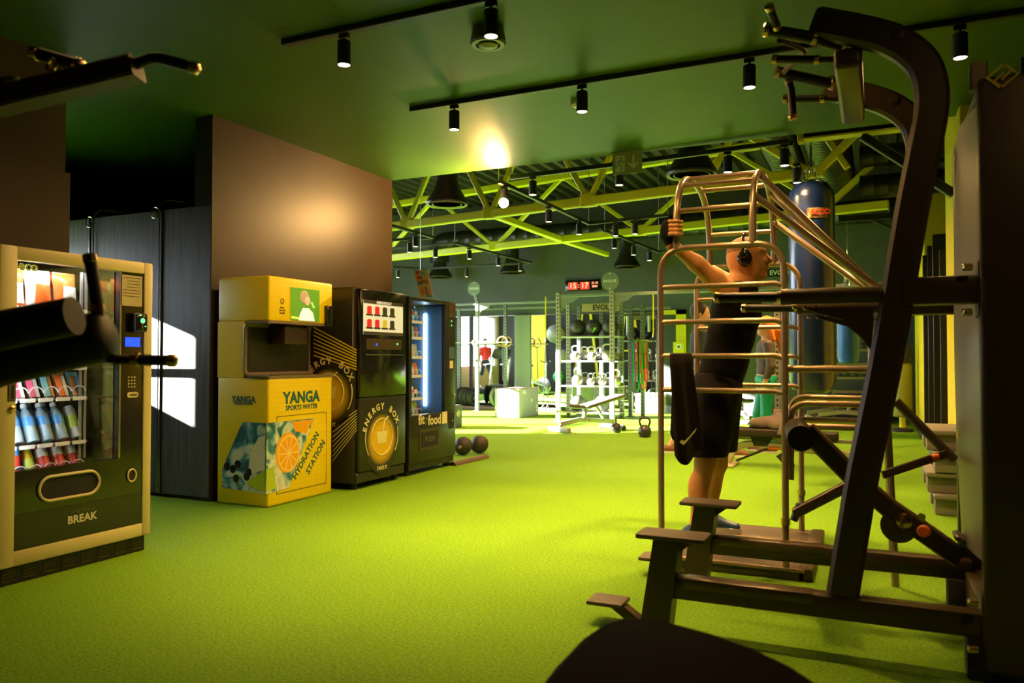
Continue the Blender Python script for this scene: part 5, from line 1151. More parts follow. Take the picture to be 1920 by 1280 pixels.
# ---- man in a dark t-shirt farther back
def walker(px, pyy, d, label, H_, shirt, legs, hairc, stride, face_ang, sleeve, skin='skin_pale', cap=False, pony=None):
    base = PD(px, 672+F_PX*1.22/d, d); base.z = 0
    R = Matrix.Rotation(face_ang, 3, 'Z')
    P = thing('person', label, 'person', base); s = H_/1.8
    T = lambda x, y, z: tuple(base+R @ Vector((x*s, y*s, z*s)))
    st = stride/2
    hipn, hipf = (0, -.10, .92), (0, .10, .92); ann, anf = (st, -.11, .09), (-st, .11, .09); knn, knf = (st*.6+.06, -.11, .50), (-st*.45+.04, .11, .50)
    L = lambda a, b_, ra, rb: C(T(*a), T(*b_), ra*s, rb*s)
    arms = [L((0, -.20, 1.43), (-.03, -.25, 1.14), .052, .042), L((-.03, -.25, 1.14), (.06, -.24, .90), .040, .028), L((0, .20, 1.43), (-.03, .25, 1.14), .052, .042), L((-.03, .25, 1.14), (.06, .24, .90), .040, .028), L((.06, -.24, .90), (.08, -.24, .80), .03, .026), L((.06, .24, .90), (.08, .24, .80), .03, .026)]
    fin = [(.004*s, [L((.075+.010*i-.02, -.245+.004*i, .82), (.09+.008*i-.02, -.24, .735+.004*i), .010, .008)]) for i in range(4)]
    leg = [L(hipn, knn, .085, .058), L(knn, ann, .052, .036), L(hipf, knf, .085, .058), L(knf, anf, .052, .036), EL(T(0, 0, .98), (.13*s, .15*s, .12*s), R)]
    tor = [EL(T(0, 0, 1.28), (.11*s, .165*s, .20*s), R), EL(T(0, 0, 1.42), (.095*s, .19*s, .07*s), R), EL(T(0, 0, 1.08), (.105*s, .14*s, .12*s), R)]
    hd_ = [EL(T(.01, 0, 1.70), (.095*s, .075*s, .10*s), R), EL(T(.04, 0, 1.63), (.06*s, .055*s, .075*s), R), L((-.01, 0, 1.58), (0, 0, 1.46), .055, .06), L((.10, 0, 1.66), (.115, 0, 1.645), .012, .014), L((.07, 0, 1.585), (.085, 0, 1.58), .024, .018)]
    sdf_build('body', [(.012, hd_+arms+leg+tor)]+fin, .011, skin, P)
    sl = [L((0, sg*.20, 1.43), (-.03, sg*.25, 1.14), .066, .054) for sg in (-1, 1)]
    if sleeve == 'long': sl += [L((-.03, sg*.25, 1.14), (.06, sg*.24, .90), .052, .038) for sg in (-1, 1)]
    zc_ = base.z+1.20*s
    to = [EL(e[1], tuple(r+.016*s for r in e[2]), R) for e in tor]
    sdf_build('shirt', [(.014, to+sl)], .012, shirt, P, cut=(lambda X, Y, Z: np.maximum(base.z+.98*s-Z, Z-(base.z+1.50*s))))
    lg = [L(hipn, knn, .097, .068), L(hipf, knf, .097, .068), EL(T(0, 0, .97), (.142*s, .162*s, .11*s), R)]
    if legs[1] == 'long': lg += [L(knn, ann, .062, .044), L(knf, anf, .062, .044)]
    sdf_build('trousers' if legs[1] == 'long' else 'shorts', [(.014, lg)], .012, legs[0], P, cut=lambda X, Y, Z: np.maximum((base.z+(.10 if legs[1] == 'long' else .45)*s)-Z, Z-(base.z+1.04*s)))
    for an in (ann, anf):
        o = sdf_build('shoe', [(.012, [L((an[0]-.04, an[1], .055), (an[0]+.05, an[1], .055), .045, .045), L((an[0]+.05, an[1], .05), (an[0]+.16, an[1], .035), .042, .032)])], .011, legs[2], P)
        mb().prism([T(an[0]+x, an[1]+y, .0) for x, y in ((-.09, -.03), (.08, -.045), (.19, -.02), (.19, .02), (.08, .045), (-.09, .03))], (0, 0, .025)).build('sole', 'white', o)
    h_ = [EL(T(-.014, 0, 1.715), (.108*s, .090*s, .108*s), R)]
    if pony: h_ += [L((-.08, 0, 1.72), (-.15, 0, 1.62), .045, .05), L((-.15, 0, 1.62), (-.20, -.02, 1.33), .055, .02), L((-.04, -.05, 1.66), (-.09, -.07, 1.50), .045, .035), L((-.04, .05, 1.66), (-.09, .07, 1.50), .045, .035)]
    fwd = R @ Vector((1, 0, 0)); hc = Vector(T(.01, 0, 1.70))
    sdf_build('hair', [(.012, h_)], .009, hairc, P, cut=lambda X, Y, Z: np.minimum(((X-hc.x)*fwd.x+(Y-hc.y)*fwd.y)-.045*s-(Z-hc.z)*.45, 9) if True else 0)
    for sg in (-1, 1):
        mb().ball(T(.092, sg*.03, 1.685), .010*s, 8, 6).build('eye', 'blk', P); mb().ball(T(0, sg*.075, 1.67), (.018*s, .014*s, .03*s), 8, 6).build('ear', skin, P)
    return P
col('navy', (.02, .03, .045), .8); col('hair_dark', (.015, .012, .010), .6); col('hair_red', (.62, .17, .02), .5); col('brown_top', (.075, .055, .048), .7); col('teal', (.0, .30, .19), .5); col('brown_shoe', (.22, .09, .04), .6)
walker(1314, 0, 9.9, 'man in dark t-shirt half hidden behind the man in the cage', 1.92, 'navy', ('navy', 'short', 'brown_shoe'), 'hair_dark', .72, math.radians(12), 'short')
walker(1437, 0, 10.2, 'woman with red ponytail in brown top and teal leggings', 1.76, 'brown_top', ('teal', 'long', 'brown_shoe'), 'hair_red', .10, math.radians(195), 'long', pony=True)
# ================================================================ far hall
def hole_steel(name, rgb):
    m = mat(name, rgb, .4, .2); nt = m.node_tree; N = nt.nodes.new; tc = N('ShaderNodeTexCoord'); sp = N('ShaderNodeSeparateXYZ'); nt.links.new(tc.outputs['Object'], sp.inputs[0])
    def math_(op, a=None, b_=None, v1=None, v2=None):
        n = N('ShaderNodeMath'); n.operation = op
        for i, (l, v) in enumerate(((a, v1), (b_, v2))):
            if l is not None: nt.links.new(l, n.inputs[i])
            elif v is not None: n.inputs[i].default_value = v
        return n.outputs[0]
    ax = math_('ABSOLUTE', sp.outputs[0]); ay = math_('ABSOLUTE', sp.outputs[1]); mn = math_('MINIMUM', ax, ay)
    fz = math_('FRACT', math_('DIVIDE', sp.outputs[2], v2=.075)); dz = math_('MULTIPLY', math_('SUBTRACT', fz, v2=.5), v2=.075)
    d = math_('SQRT', math_('ADD', math_('MULTIPLY', mn, mn), math_('MULTIPLY', dz, dz))); lt = math_('LESS_THAN', d, v2=.015)
    mx = N('ShaderNodeMix'); mx.data_type = 'RGBA'; nt.links.new(lt, mx.inputs[0]); mx.inputs[6].default_value = (*rgb, 1); mx.inputs[7].default_value = (.01, .01, .01, 1)
    nt.links.new(mx.outputs[2], nt.nodes['Principled BSDF'].inputs['Base Color']); M[name] = m
hole_steel('rig_steel', (.20, .21, .21)); hole_steel('rig_pale', (.34, .34, .33))
def post(parent, x, y, h, m='rig_steel', w=.04, z0=0):
    o = mb().rbox((-w, -w, 0), (w, w, h), .006, 1).build('post', m, parent, local=True); o.location = Vector((x, y, z0))-wloc(parent)
    f_ = mb().rbox((-w*1.8, -w*1.8, 0), (w*1.8, w*1.8, .012), .003, 1).build('foot_plate', m, o, local=True)
    return o
def disc_sign(par, c, r_):
    mb().lathe([(r_, 0), (r_, .012)], o=Vector(c)+Vector((0, .006, 0)), ax=(0, -1, 0), n=36).build('sign_disc', col('disc_grey', (.20, .21, .20), .5), par)
    lettering(par, 'white', [('EVOLVE', Vector(c)+Vector((0, -.009, 0)), r_*.42, XV, ZV, 'CENTER', .02)], name='sign_lettering')
    for s_ in (-1, 1): mb().lathe([(.012, 0), (.012, .008)], o=Vector(c)+Vector((0, -.004, s_*r_*.8)), ax=(0, -1, 0), n=8).build('sign_bolt', 'white', par)
# ---- left rig
yA = 16.2; pA = PY(895, 700, yA).x; pA0 = PY(861, 700, yA).x-.0; HZ = PY(895, 566, yA).z
LR = thing('power_rig', 'left steel rig with barbell and gym rings in front of the bright mirror', 'rig', (pA, yA, 0))
post(LR, pA, yA, HZ, 'rig_pale'); post(LR, pA-1.75, yA, HZ); post(LR, PY(861, 700, 16.95).x, 16.95, HZ-.08); post(LR, PY(948, 640, 16.95).x, 16.95, HZ)
xr_ = PY(1045, 560, yA).x
mb().rect([(pA-1.75, yA, HZ-.05), (xr_, yA, HZ-.05)], .06, .05).build('top_beam', 'rig_steel', LR); mb().rect([(pA-1.75, 16.95, HZ-.12), (xr_, 16.95, HZ-.12)], .05, .05).build('top_beam', 'rig_steel', LR)
mb().rect([(pA, yA, HZ-.08), (pA, 16.95, HZ-.10)], .05, .05).build('cross_beam', 'rig_steel', LR)
mb().prism([(pA+.04, yA-.02, HZ-.08), (pA+.34, yA-.02, HZ-.08), (pA+.30, yA-.02, HZ-.13), (pA+.12, yA-.02, HZ-.2), (pA+.04, yA-.02, HZ-.35)], (0, .04, 0)).build('gusset', 'rig_steel', LR)
c = PY(889, 541, yA-.05); mb().rect([(pA, yA-.02, HZ-.02), (c.x, yA-.02, c.z-.1)], .08, .03, up=(0, 1, 0)).build('sign_bracket', 'rig_steel', LR); disc_sign(LR, (c.x, yA-.06, c.z), .165)
zb_ = PY(900, 642, yA).z
bb = thing('barbell', 'pale barbell racked across the left rig', 'barbell', (pA, yA-.07, zb_))
mb().cyl((pA-1.9, yA-.07, zb_), (PY(960, 642, yA).x, yA-.07, zb_), .016, 10).build('bar', 'steel', bb); mb().cyl((pA-.05, yA-.07, zb_), (PY(930, 642, yA).x, yA-.07, zb_), .035, 12).build('sleeve', col('sleeve_y', (.60, .55, .30), .3, metal=.4), bb); mb().lathe([(.055, 0), (.055, .05)], o=(pA-.08, yA-.07, zb_), ax=(1, 0, 0)).build('collar', 'sleeve_y', bb)
mb().rbox((pA-.06, yA-.11, zb_-.08), (pA+.06, yA-.03, zb_-.017), .008).build('rest_hook', 'rig_steel', LR)
mb().rbox((pA-1.81, yA-.11, zb_-.08), (pA-1.69, yA-.03, zb_-.017), .008).build('rest_hook', 'rig_steel', LR)
for k, (u, lb) in enumerate(((942, 'left wooden gym ring on a white strap'), (950, 'right wooden gym ring on a white strap'))):
    p = PY(u, 640, yA+.05+.3*k); g = thing('gym_ring', lb, 'ring', p, group='pair of wooden gym rings')
    mb().tube([p+Vector((.11*math.cos(t_), .03*math.cos(t_), .11*math.sin(t_))) for t_ in [j*math.pi/12 for j in range(24)]], .014, 8, closed=True).build('hoop', col('ring_wood', (.62, .36, .12), .5), g)
    mb().rect([p+Vector((0, 0, .11)), (p.x, p.y, HZ-.03)], .03, .006).build('strap', 'white' if k else 'blk', g)
    mb().rect([p+Vector((.02, 0, -.9)), p+Vector((.0, 0, -.11))], .03, .006).build('strap_tail', 'white' if k else 'blk', g)
def plate(p, r_, t_, label, m='rubber', ax=(1, 0, 0), rim='plate_rim', name='weight_plate', face=None):
    p = Vector(p); o = thing(name, label, 'weight plate', p, group='bumper plates by the rigs'); a = Vector(ax)
    mb().lathe([(.03, 0), (r_*.94, 0), (r_, .01), (r_, t_-.01), (r_*.94, t_), (.03, t_)], o=p-a*t_/2, ax=ax, n=32).build('disc', m, o)
    for s_ in (-1, 1): mb().tube([p+a*(s_*(t_/2+.001))+Vector((0, 0, 1))*(r_*.72*math.sin(q_))+a.cross(ZV)*(r_*.72*math.cos(q_)) for q_ in [j*math.pi/16 for j in range(32)]], .008, 6, closed=True).build('raised_ring', rim, o)
    mb().lathe([(.035, 0), (.035, t_+.006)], o=p-a*(t_/2+.003), ax=ax, n=16).build('hub', 'steel', o)
    return o
col('plate_rim', (.10, .09, .08), .6); col('plate_grey', (.22, .23, .24), .5)
for k, (u, v, r_, lb) in enumerate(((866, 742, .225, 'bumper plate beside the food machine, leftmost of the row'), (873, 743, .225, 'bumper plate second of the row behind the food machine'), (880, 742, .20, 'dark bumper plate behind the left rig post'), (903, 740, .18, 'greenish bumper plate right of the left rig post'), (931, 742, .225, 'grey bumper plate in front of the pillar'), (940, 742, .225, 'bumper plate behind the grey one by the pillar'), (963, 733, .18, 'dark small bumper plate next to the pillar'))):
    p = PY(u, v, 16.6); p = Vector((PY((866, 931)[k > 3], v, 16.6).x, 16.6, 0))+Vector((.93, -.10 if k < 4 else -.05, 0))*(.115*(k if k < 4 else k-4)); plate((p.x, p.y, r_+.088), r_, .075, lb, 'plate_grey' if k == 4 else 'rubber', ax=(.96, -.28, 0))
mb_ = thing('plate_rack', 'low wooden beam rail on the floor under the bumper plates', 'rail', (pA, 16.6, 0))
mb().rbox((pA-2, 16.45, 0), (PY(1045, 760, 16.5).x, 16.53, .085), .008).build('beam', col('beam_brown', (.16, .10, .07), .6), mb_); mb().rbox((pA-2, 16.68, 0), (PY(1045, 760, 16.6).x, 16.76, .085), .008).build('beam', 'beam_brown', mb_)
# ---- plyo boxes
def plyo(x0, x1, y0, y1, h, label, m, front=None):
    o = thing('plyo_box', label, 'box', ((x0+x1)/2, (y0+y1)/2, 0), group='soft plyo boxes'); mb().rbox((x0, y0, 0), (x1, y1, h), .02, 3).build('foam_block', m, o); return o
col('plyo_grey', (.27, .27, .25), .6); col('plyo_dark', (.060, .062, .055), .6)
o = plyo(-7.13, -6.56, 14.5, 15.5, .60, 'grey soft plyo box in full sun in front of the pillar', 'plyo_grey')
lettering(o, 'white', [('ASL.', (-6.558, 14.75, .52), .10, YV, ZV, 'CENTER', .02)]); lettering(o, 'white', [('ASL', (-6.558, 15.4, .17), .12, ZV, -YV, 'CENTER', .03)]); lettering(o, 'white', [('ASL', (-7.06, 14.498, .18), .12, ZV, -XV, 'CENTER', .03)])
def emblem(par, c, right, s_, m='white'):
    c = Vector(c); right = Vector(right)
    for pts in ([(-.2, -.9), (-1.0, 0), (0, .9), (.5, .4), (0, -.2)], [(.2, .9), (1.0, 0), (0, -.9), (-.5, -.4), (0, .2)]):
        mb().tube([c+right*(x*s_)+ZV*(z*s_) for x, z in pts], s_*.16, 6).build('emblem', m, par)
emblem(o, (-6.556, 15.1, .34), (0, 1, 0), .05)
o = plyo(-7.35, -6.66, 11.75, 12.25, .40, 'dark soft plyo box with emblem peeking out beside the food machine', 'plyo_dark')
p = PX(861, 771, -6.66); emblem(o, (p.x+.0, min(max(p.y, 11.9), 12.1), .25), (0, 1, 0), .06); emblem(o, (-6.80, 11.748, .25), (1, 0, 0), .07)
# ---- medicine balls and foam roller by the food machine
def medball(p, r_, label, m='medball', grp='slam balls'):
    o = thing('medicine_ball', label, 'ball', p, group=grp); p = Vector(p)
    mb().ball(p, r_, 24, 16).build('ball', m, o)
    mb().tube([p+Vector((math.cos(t_)*r_*1.001, math.sin(t_)*r_*.6, math.sin(t_)*r_*.8)) for t_ in [k*math.pi/16 for k in range(32)]], .005, 6, closed=True).build('seam', 'rubber', o); return o
M['medball'] = mat('medball', (.045, .035, .030), .55, bump=.5, bscale=55); M['leather'] = mat('leather', (.035, .036, .036), .45, bump=.1, bscale=80); M['leather_pale'] = mat('leather_pale', (.12, .12, .115), .45)
a = PZ(868, 853); medball((a.x, a.y, .118), .115, 'rough black slam ball touching the food machine corner'); emblem(bpy.data.objects[[o.name for o in bpy.data.objects if o.name.startswith('medicine_ball')][-1]], (a.x+.02, a.y-.116, .115), (1, 0, 0), .022)
a = PZ(899, 850); medball((a.x, a.y, .118), .115, 'rough black slam ball right of the first one')
a, c = PZ(848, 873), PZ(911, 858); ro = thing('foam_roller', 'brown half-round foam roller on the turf below the slam balls', 'roller', a)
mb().tube([a+Vector((0, 0, .0)), c+Vector((0, 0, .0))], .05, sec=[(math.cos(t_), math.sin(t_)*.9+.0) for t_ in [k*math.pi/10 for k in range(11)]]).build('half_roll', col('roller_brown', (.10, .065, .045), .6), ro)
mb().tube([a+(a-c).normalized()*.003, a], .05, sec=[(math.cos(t_), math.sin(t_)*.9) for t_ in [k*math.pi/10 for k in range(11)]]).build('end_face', 'rubber', ro)
# ---- right rig with storage
yB = 14.15; xB, xC = PY(1047, 700, yB).x, PY(1148, 700, yB).x; HB = PY(1047, 549, yB).z
RR = thing('power_rig', 'right steel rig holding shelves of kettlebells and balls', 'rig', (xB, yB, 0))
post(RR, xB, yB, HB, 'rig_pale'); post(RR, xC, yB, HB, 'rig_pale')
yD = 15.45; xD, xF = PY(1066, 700, yD).x, PY(1166, 700, yD).x
for x_ in (xD, xF): post(RR, x_, yD, PY(1066, 570, yD).z, 'rig_pale' if x_ == xD else 'rig_steel')
yG = 16.1; xG, xH, xI = PY(1086, 640, yG).x, PY(1182, 640, yG).x, PY(1205, 640, yG).x
for x_ in (xG, xH, xI, PY(1128, 640, yG).x): post(RR, x_, yG, 2.35)
zt = HB-.06
mb().rect([(xB, yB, zt), (.6, yB, zt)], .06, .06).build('top_beam', 'rig_steel', RR); mb().rect([(xr_, yA, zt-.02), (xB, yB, zt-.02)], .05, .05).build('top_beam', 'rig_steel', RR); mb().rect([(xC, yB, zt), (xF, yD, zt-.05)], .05, .05).build('top_beam', 'rig_steel', RR)
mb().rect([(xG, yG, 2.28), (xI+.6, yG, 2.28)], .05, .05).build('top_beam', 'rig_steel', RR)
for x_ in (xB, xC, ): mb().prism([(x_+.04, yB-.02, zt-.03), (x_+.42, yB-.02, zt-.03), (x_+.30, yB-.02, zt-.12), (x_+.12, yB-.02, zt-.18), (x_+.04, yB-.02, zt-.34)], (0, .04, 0)).build('gusset', 'rig_steel', RR)
c = PY(1144, 527, yB-.05); mb().rect([(xC-.02, yB-.02, HB-.02), (c.x, yB-.02, c.z-.12)], .10, .03, up=(0, 1, 0)).build('sign_bracket', 'rig_steel', RR); disc_sign(RR, (c.x, yB-.06, c.z), .175)
a, c2 = PY(1092, 570, yD), PY(1161, 583, yD)
mb().box((a.x, yD-.03, c2.z), (c2.x, yD-.01, a.z)).build('banner_plate', col('banner', (.40, .34, .13), .4), RR); lettering(RR, 'blk', [('EVOLVE', ((a.x+c2.x)/2+.1, yD-.034, (a.z+c2.z)/2), .15, XV, ZV, 'CENTER', .03)], name='banner_lettering')
shz = [PY(1110, v, yD-.2).z for v in (630, 676, 722)]
for z in shz:
    sh = mb().rbox((xD-.03, yD-.42, z-.03), (xF+.05, yD+.05, z), .006, 1).build('shelf', 'rig_pale', RR)
mb().rbox((xD-.03, yD-.42, .10), (xF+.05, yD+.05, .13), .006, 1).build('shelf', 'rig_pale', RR)
for u, lb in ((1084, 'leftmost black medicine ball on the top rack shelf'), (1113, 'middle black medicine ball on the top rack shelf, green print'), (1144, 'rightmost black medicine ball on the top rack shelf')):
    p = PY(u, 615, yD-.2); o = medball((p.x, yD-.2, shz[0]+.175), .172, lb, 'leather', 'balls on the rack')
    if u == 1113: mb().prism([(p.x+.02+k, yD-.372, shz[0]+.05+abs(k)) for k in (0, .06)]+[(p.x+.12, yD-.36, shz[0]+.17), (p.x+.07, yD-.37, shz[0]+.17)], (0, -.003, 0)).build('print_mark', col('green_print', (.2, .42, .05)), o)
for u, lb in ((1083, 'pale grey medicine ball at the bottom left of the rack'), (1130, 'two-tone medicine ball at the bottom right of the rack')):
    p = PY(u, 750, yD-.2); medball((p.x, yD-.2, .13+.172), .17, lb, 'leather_pale', 'balls on the rack')
# kettlebells
def kettlebell(p, s_, label, m, rz=0, grp='kettlebells on the rack'):
    o = thing('kettlebell', label, 'kettlebell', p, rz, grp)
    mb().lathe([(.055*s_, 0), (.085*s_, .012*s_), (.105*s_, .06*s_), (.108*s_, .09*s_), (.095*s_, .14*s_), (.065*s_, .175*s_), (.03*s_, .19*s_)], n=20).build('bell', m, o, local=True)
    mb().tube(fillet([(-.055*s_, 0, .15*s_), (-.088*s_, 0, .26*s_), (-.05*s_, 0, .30*s_), (.05*s_, 0, .30*s_), (.088*s_, 0, .26*s_), (.055*s_, 0, .15*s_)], .05*s_, 5), .017*s_, 10).build('handle', m, o, local=True)
    return o
M['kb_steel'] = mat('kb_steel', (.42, .41, .38), .35, .6); M['kb_black'] = mat('kb_black', (.035, .032, .030), .35)
ordn = ['first', 'second', 'third', 'fourth', 'fifth', 'sixth', 'seventh', 'eighth']
for row, (us, z, nm) in enumerate((((1079, 1096, 1110, 1124, 1139, 1153), shz[1], 'upper'), ((1083, 1097, 1108, 1119, 1130, 1141, 1154), shz[2], 'lower'))):
    for k, u in enumerate(us):
        dy = -.31+.22*(k % 2); p = PY(u, 670, yD+dy); s_ = (1.0, .95, .95, .9, 1.1, .9, .85, .8)[k] if row == 0 else (1.15, .85, .8, .85, .8, .85, 1.05, .8)[k]
        kettlebell((p.x, yD+dy, z+.002), s_, '%s steel kettlebell from the left on the %s kettlebell shelf' % (ordn[k], nm), 'kb_steel', random.uniform(-.5, .5))
a = PZ(1209, 819); kettlebell(a, .98, 'black kettlebell standing alone on the sunlit turf', 'kb_black', .35, 'kettlebells on the floor')
a = PZ(1155, 811); kettlebell(a, .85, 'black kettlebell on the turf beside the bench, seen edge on', 'kb_black', 1.9, 'kettlebells on the floor')
# resistance bands
bm2 = [('purp', 1187, 640, 735), ('green_ball', 1191, 640, 733), ('redp', 1197, 638, 700), ('green_ball', 1200, 640, 720), ('bag_orange', 1206, 640, 728), ('redp', 1210, 640, 715), ('green_ball', 1208, 642, 690)]
nmz = ['purple', 'wide green', 'thin red', 'narrow green', 'orange', 'short red', 'short green']
for (m_, u, v0, v1), nm in zip(bm2, nmz):
    y_ = 15.9; a, c = PY(u, v0, y_), PY(u+1.5, v1, y_); o = thing('resistance_band', nm+' resistance band looped over a rig peg', 'band', a, group='resistance bands on the rig')
    w_ = .035 if 'wide' not in nm else .06
    mb().rect(fillet([a+Vector((-w_, 0, 0)), c+Vector((-w_, 0, .03)), c, c+Vector((w_, 0, .03)), a+Vector((w_, 0, 0)), a+Vector((0, 0, .03)), a+Vector((-w_, 0, -.01))], .03, 4), .035, .008, up=(0, 1, 0)).build('loop', m_, o)
    mb().rect([a+Vector((-w_-.005, -.008, -.25)), a+Vector((w_+.005, -.008, -.25))], .02, .004).build('tie', 'blk', o)
pk = mb().cyl(PY(1184, 637, 15.9), PY(1215, 637, 15.9), .015).build('band_peg', 'steel', RR)
for u, lo_ in ((1177, 622), (1217, 622)): mb().cyl(PY(u, 592, 16.0), PY(u, lo_, 16.0), .03).build('storage_sleeve', col('sleeve_pale', (.55, .55, .5), .3, metal=.5), RR)
# suspension trainers
def trainer(u, y_, v0, vm, v1, label):
    a, m_, c = PY(u, v0, y_), PY(u, vm, y_), PY(u, v1, y_); o = thing('suspension_trainer', label, 'strap', c, group='yellow suspension trainers')
    mb().rect([a, m_], .05, .008, up=(1, 0, 0)).build('anchor_strap', 'yellow_paint', o)
    for s_ in (-1, 1):
        e = c+Vector((s_*.05, 0, .12)); mb().rect([m_, e], .025, .006, up=(1, 0, 0)).build('strap', 'blk', o)
        h0 = e+Vector((s_*.0, 0, -.0)); mb().tube([h0, h0+Vector((-.07, 0, -.11)), h0+Vector((.07, 0, -.11)), h0], .012, 8).build('handle', 'white' if u > 1100 else 'blk', o)
    mb().lathe([(.02, 0), (.02, .05)], o=m_).build('carabiner', 'steel', o)
trainer(1023, 14.6, 556, 640, 770, 'yellow suspension trainer hanging left of the kettlebell rack'); trainer(1225, 14.15, 549, 632, 765, 'yellow suspension trainer hanging right of the kettlebell rack')
# transparent crate
a, c = PZ(1191, 775), PZ(1229, 770); o = thing('plastic_crate', 'clear plastic storage crate on the turf right of the rack', 'crate', (a.x, a.y, 0))
M['crate'] = mat('crate', (.35, .38, .30), .25, alpha=.7); mb().rbox((a.x, a.y, 0), (a.x+.62, a.y+.4, .40), .02).build('tub', 'crate', o); mb().rbox((a.x-.02, a.y-.02, .40), (a.x+.64, a.y+.42, .44), .012).build('lid', 'crate', o)
# ---- benches
def bench(loc, rz, label, L=1.25, incline=.18, m_frame='rig_pale', pad='roller', z=.44, wheel=True):
    o = thing('weight_bench', label, 'bench', loc, rz, 'weight benches')
    B = lambda b_, n_, m_, par=o: b_.build(n_, m_, par, local=True)
    B(mb().rbox((-.12, -.14, z-.06), (L*.68, .14, z), .02, 3, R=Matrix.Rotation(-incline, 3, 'Y'), c=(-.10, 0, z)), 'back_pad', pad); B(mb().rbox((-.50, -.14, z-.06), (-.16, .14, z), .02, 3, R=Matrix.Rotation(.12, 3, 'Y'), c=(-.16, 0, z)), 'seat_pad', pad)
    B(mb().rect([(-.62, 0, .14), (-.2, 0, .20), (.55, 0, .14)], .06, .08), 'main_beam', m_frame); B(mb().rect([(-.1, 0, .18), (-.06, 0, z-.05)], .06, .06, up=(0, 1, 0)), 'column', m_frame); B(mb().rect([(.38, 0, .15), (.18, 0, z-.03)], .04, .05, up=(0, 1, 0)), 'prop', m_frame)
    for x in (-.62, .55): B(mb().rbox((x-.04, -.26, .02), (x+.04, .26, .10), .015), 'foot_bar', m_frame); 
    for s_ in (-1, 1): B(mb().lathe([(.045, -.02), (.045, .02)], o=(.55, s_*.27, .045), ax=(0, 1, 0)), 'wheel', 'rubber')
    B(mb().rect([(-.62, 0, .06), (-.60, 0, .15)], .05, .05, up=(0, 1, 0)), 'foot_stem', m_frame); B(mb().rect([(.55, 0, .06), (.55, 0, .15)], .05, .05, up=(0, 1, 0)), 'foot_stem', m_frame)
    return o
a = PZ(1103, 808); bench((a.x, a.y, 0), 1.05, 'adjustable weight bench in the sunlight before the kettlebell rack', L=1.1, incline=.2, pad=col('pad_grey', (.10, .095, .085), .35))
# near flat bench with curved leg
yb2 = 9.15; a, c = PY(1372, 800, yb2), PY(1572, 812, yb2); zp = a.z
NB = thing('flat_bench', 'flat dark bench with curved pale legs right behind the cage', 'bench', ((a.x+c.x)/2, yb2, 0))
mb().rbox((a.x, yb2-.15, zp-.09), (PY(1470, 800, yb2).x, yb2+.15, zp), .02, 3).build('pad', 'roller', NB); mb().rbox((PY(1474, 800, yb2).x, yb2-.15, zp-.12), (c.x, yb2+.15, zp-.02), .02, 3).build('pad', 'roller', NB)
mb().rect([(a.x+.02, yb2, zp-.115), (c.x+.25, yb2, zp-.115)], .06, .04).build('pad_rail', 'rig_steel', NB)
lf = PY(1364, 872, yb2).x
mb().rect(fillet([(lf, yb2, .03), (lf+.09, yb2, .22), (lf+.26, yb2, zp-.17), (lf+.85, yb2, zp-.22), (c.x+.2, yb2, zp-.26)], .18, 6), .07, .09, up=(0, 1, 0)).build('curved_leg', col('bench_pale', (.42, .38, .27), .35, metal=.3), NB)
mb().rect([PY(1440, 839, yb2-.05), PY(1463, 841, yb2-.05)], .05, .02).build('orange_badge', 'orange_cap', NB)
mb().rbox((lf-.06, yb2-.22, 0), (lf+.10, yb2+.22, .03), .01).build('foot', 'bench_pale', NB); mb().rect([(lf+.1, yb2, .06), (lf+.5, yb2, zp-.2)], .025, .025, up=(0, 1, 0)).build('strut', 'black_metal', NB)
mb().rect([(c.x+.2, yb2, zp-.28), (c.x+.22, yb2, 0)], .06, .06, up=(0, 1, 0)).build('rear_leg', 'bench_pale', NB); mb().prism([(lf+.26, yb2-.05, zp-.1), (lf+.5, yb2-.05, zp-.1), (lf+.44, yb2-.05, zp-.2), (lf+.3, yb2-.05, zp-.2)], (0, .1, 0)).build('hinge', 'rubber', NB)
mb().prism([PY(1455, 855, yb2-.06), PY(1480, 840, yb2-.06), PY(1490, 875, yb2-.06), PY(1470, 872, yb2-.06)], (0, .04, 0)).build('adjust_plate', 'black_metal', NB)
JK = thing('folded_jacket', 'crumpled brown jacket lying on the flat bench', 'jacket', PY(1445, 795, yb2))
pj = PY(1450, 788, yb2)
def crumple(s_, t_):
    a_, r_ = 2*math.pi*s_, math.pi*t_; k_ = 1+.22*math.sin(5*a_+3*t_)+.12*math.sin(9*a_-6*t_)
    return (pj.x+.26*k_*math.sin(r_)*math.cos(a_), yb2+.13*k_*math.sin(r_)*math.sin(a_), max(zp+.004, zp+.047+.10*k_*math.cos(r_)*(1+.3*math.cos(a_))))
mb().grid(crumple, 30, 16).build('cloth', col('jacket_brown', (.10, .07, .055), .8), JK, ang=180)
mb().tube(fillet([PY(1470, 790, yb2-.1), PY(1466, 800, yb2-.16), PY(1462, 815, yb2-.17)], .05), .03, 8).build('sleeve', 'jacket_brown', JK)
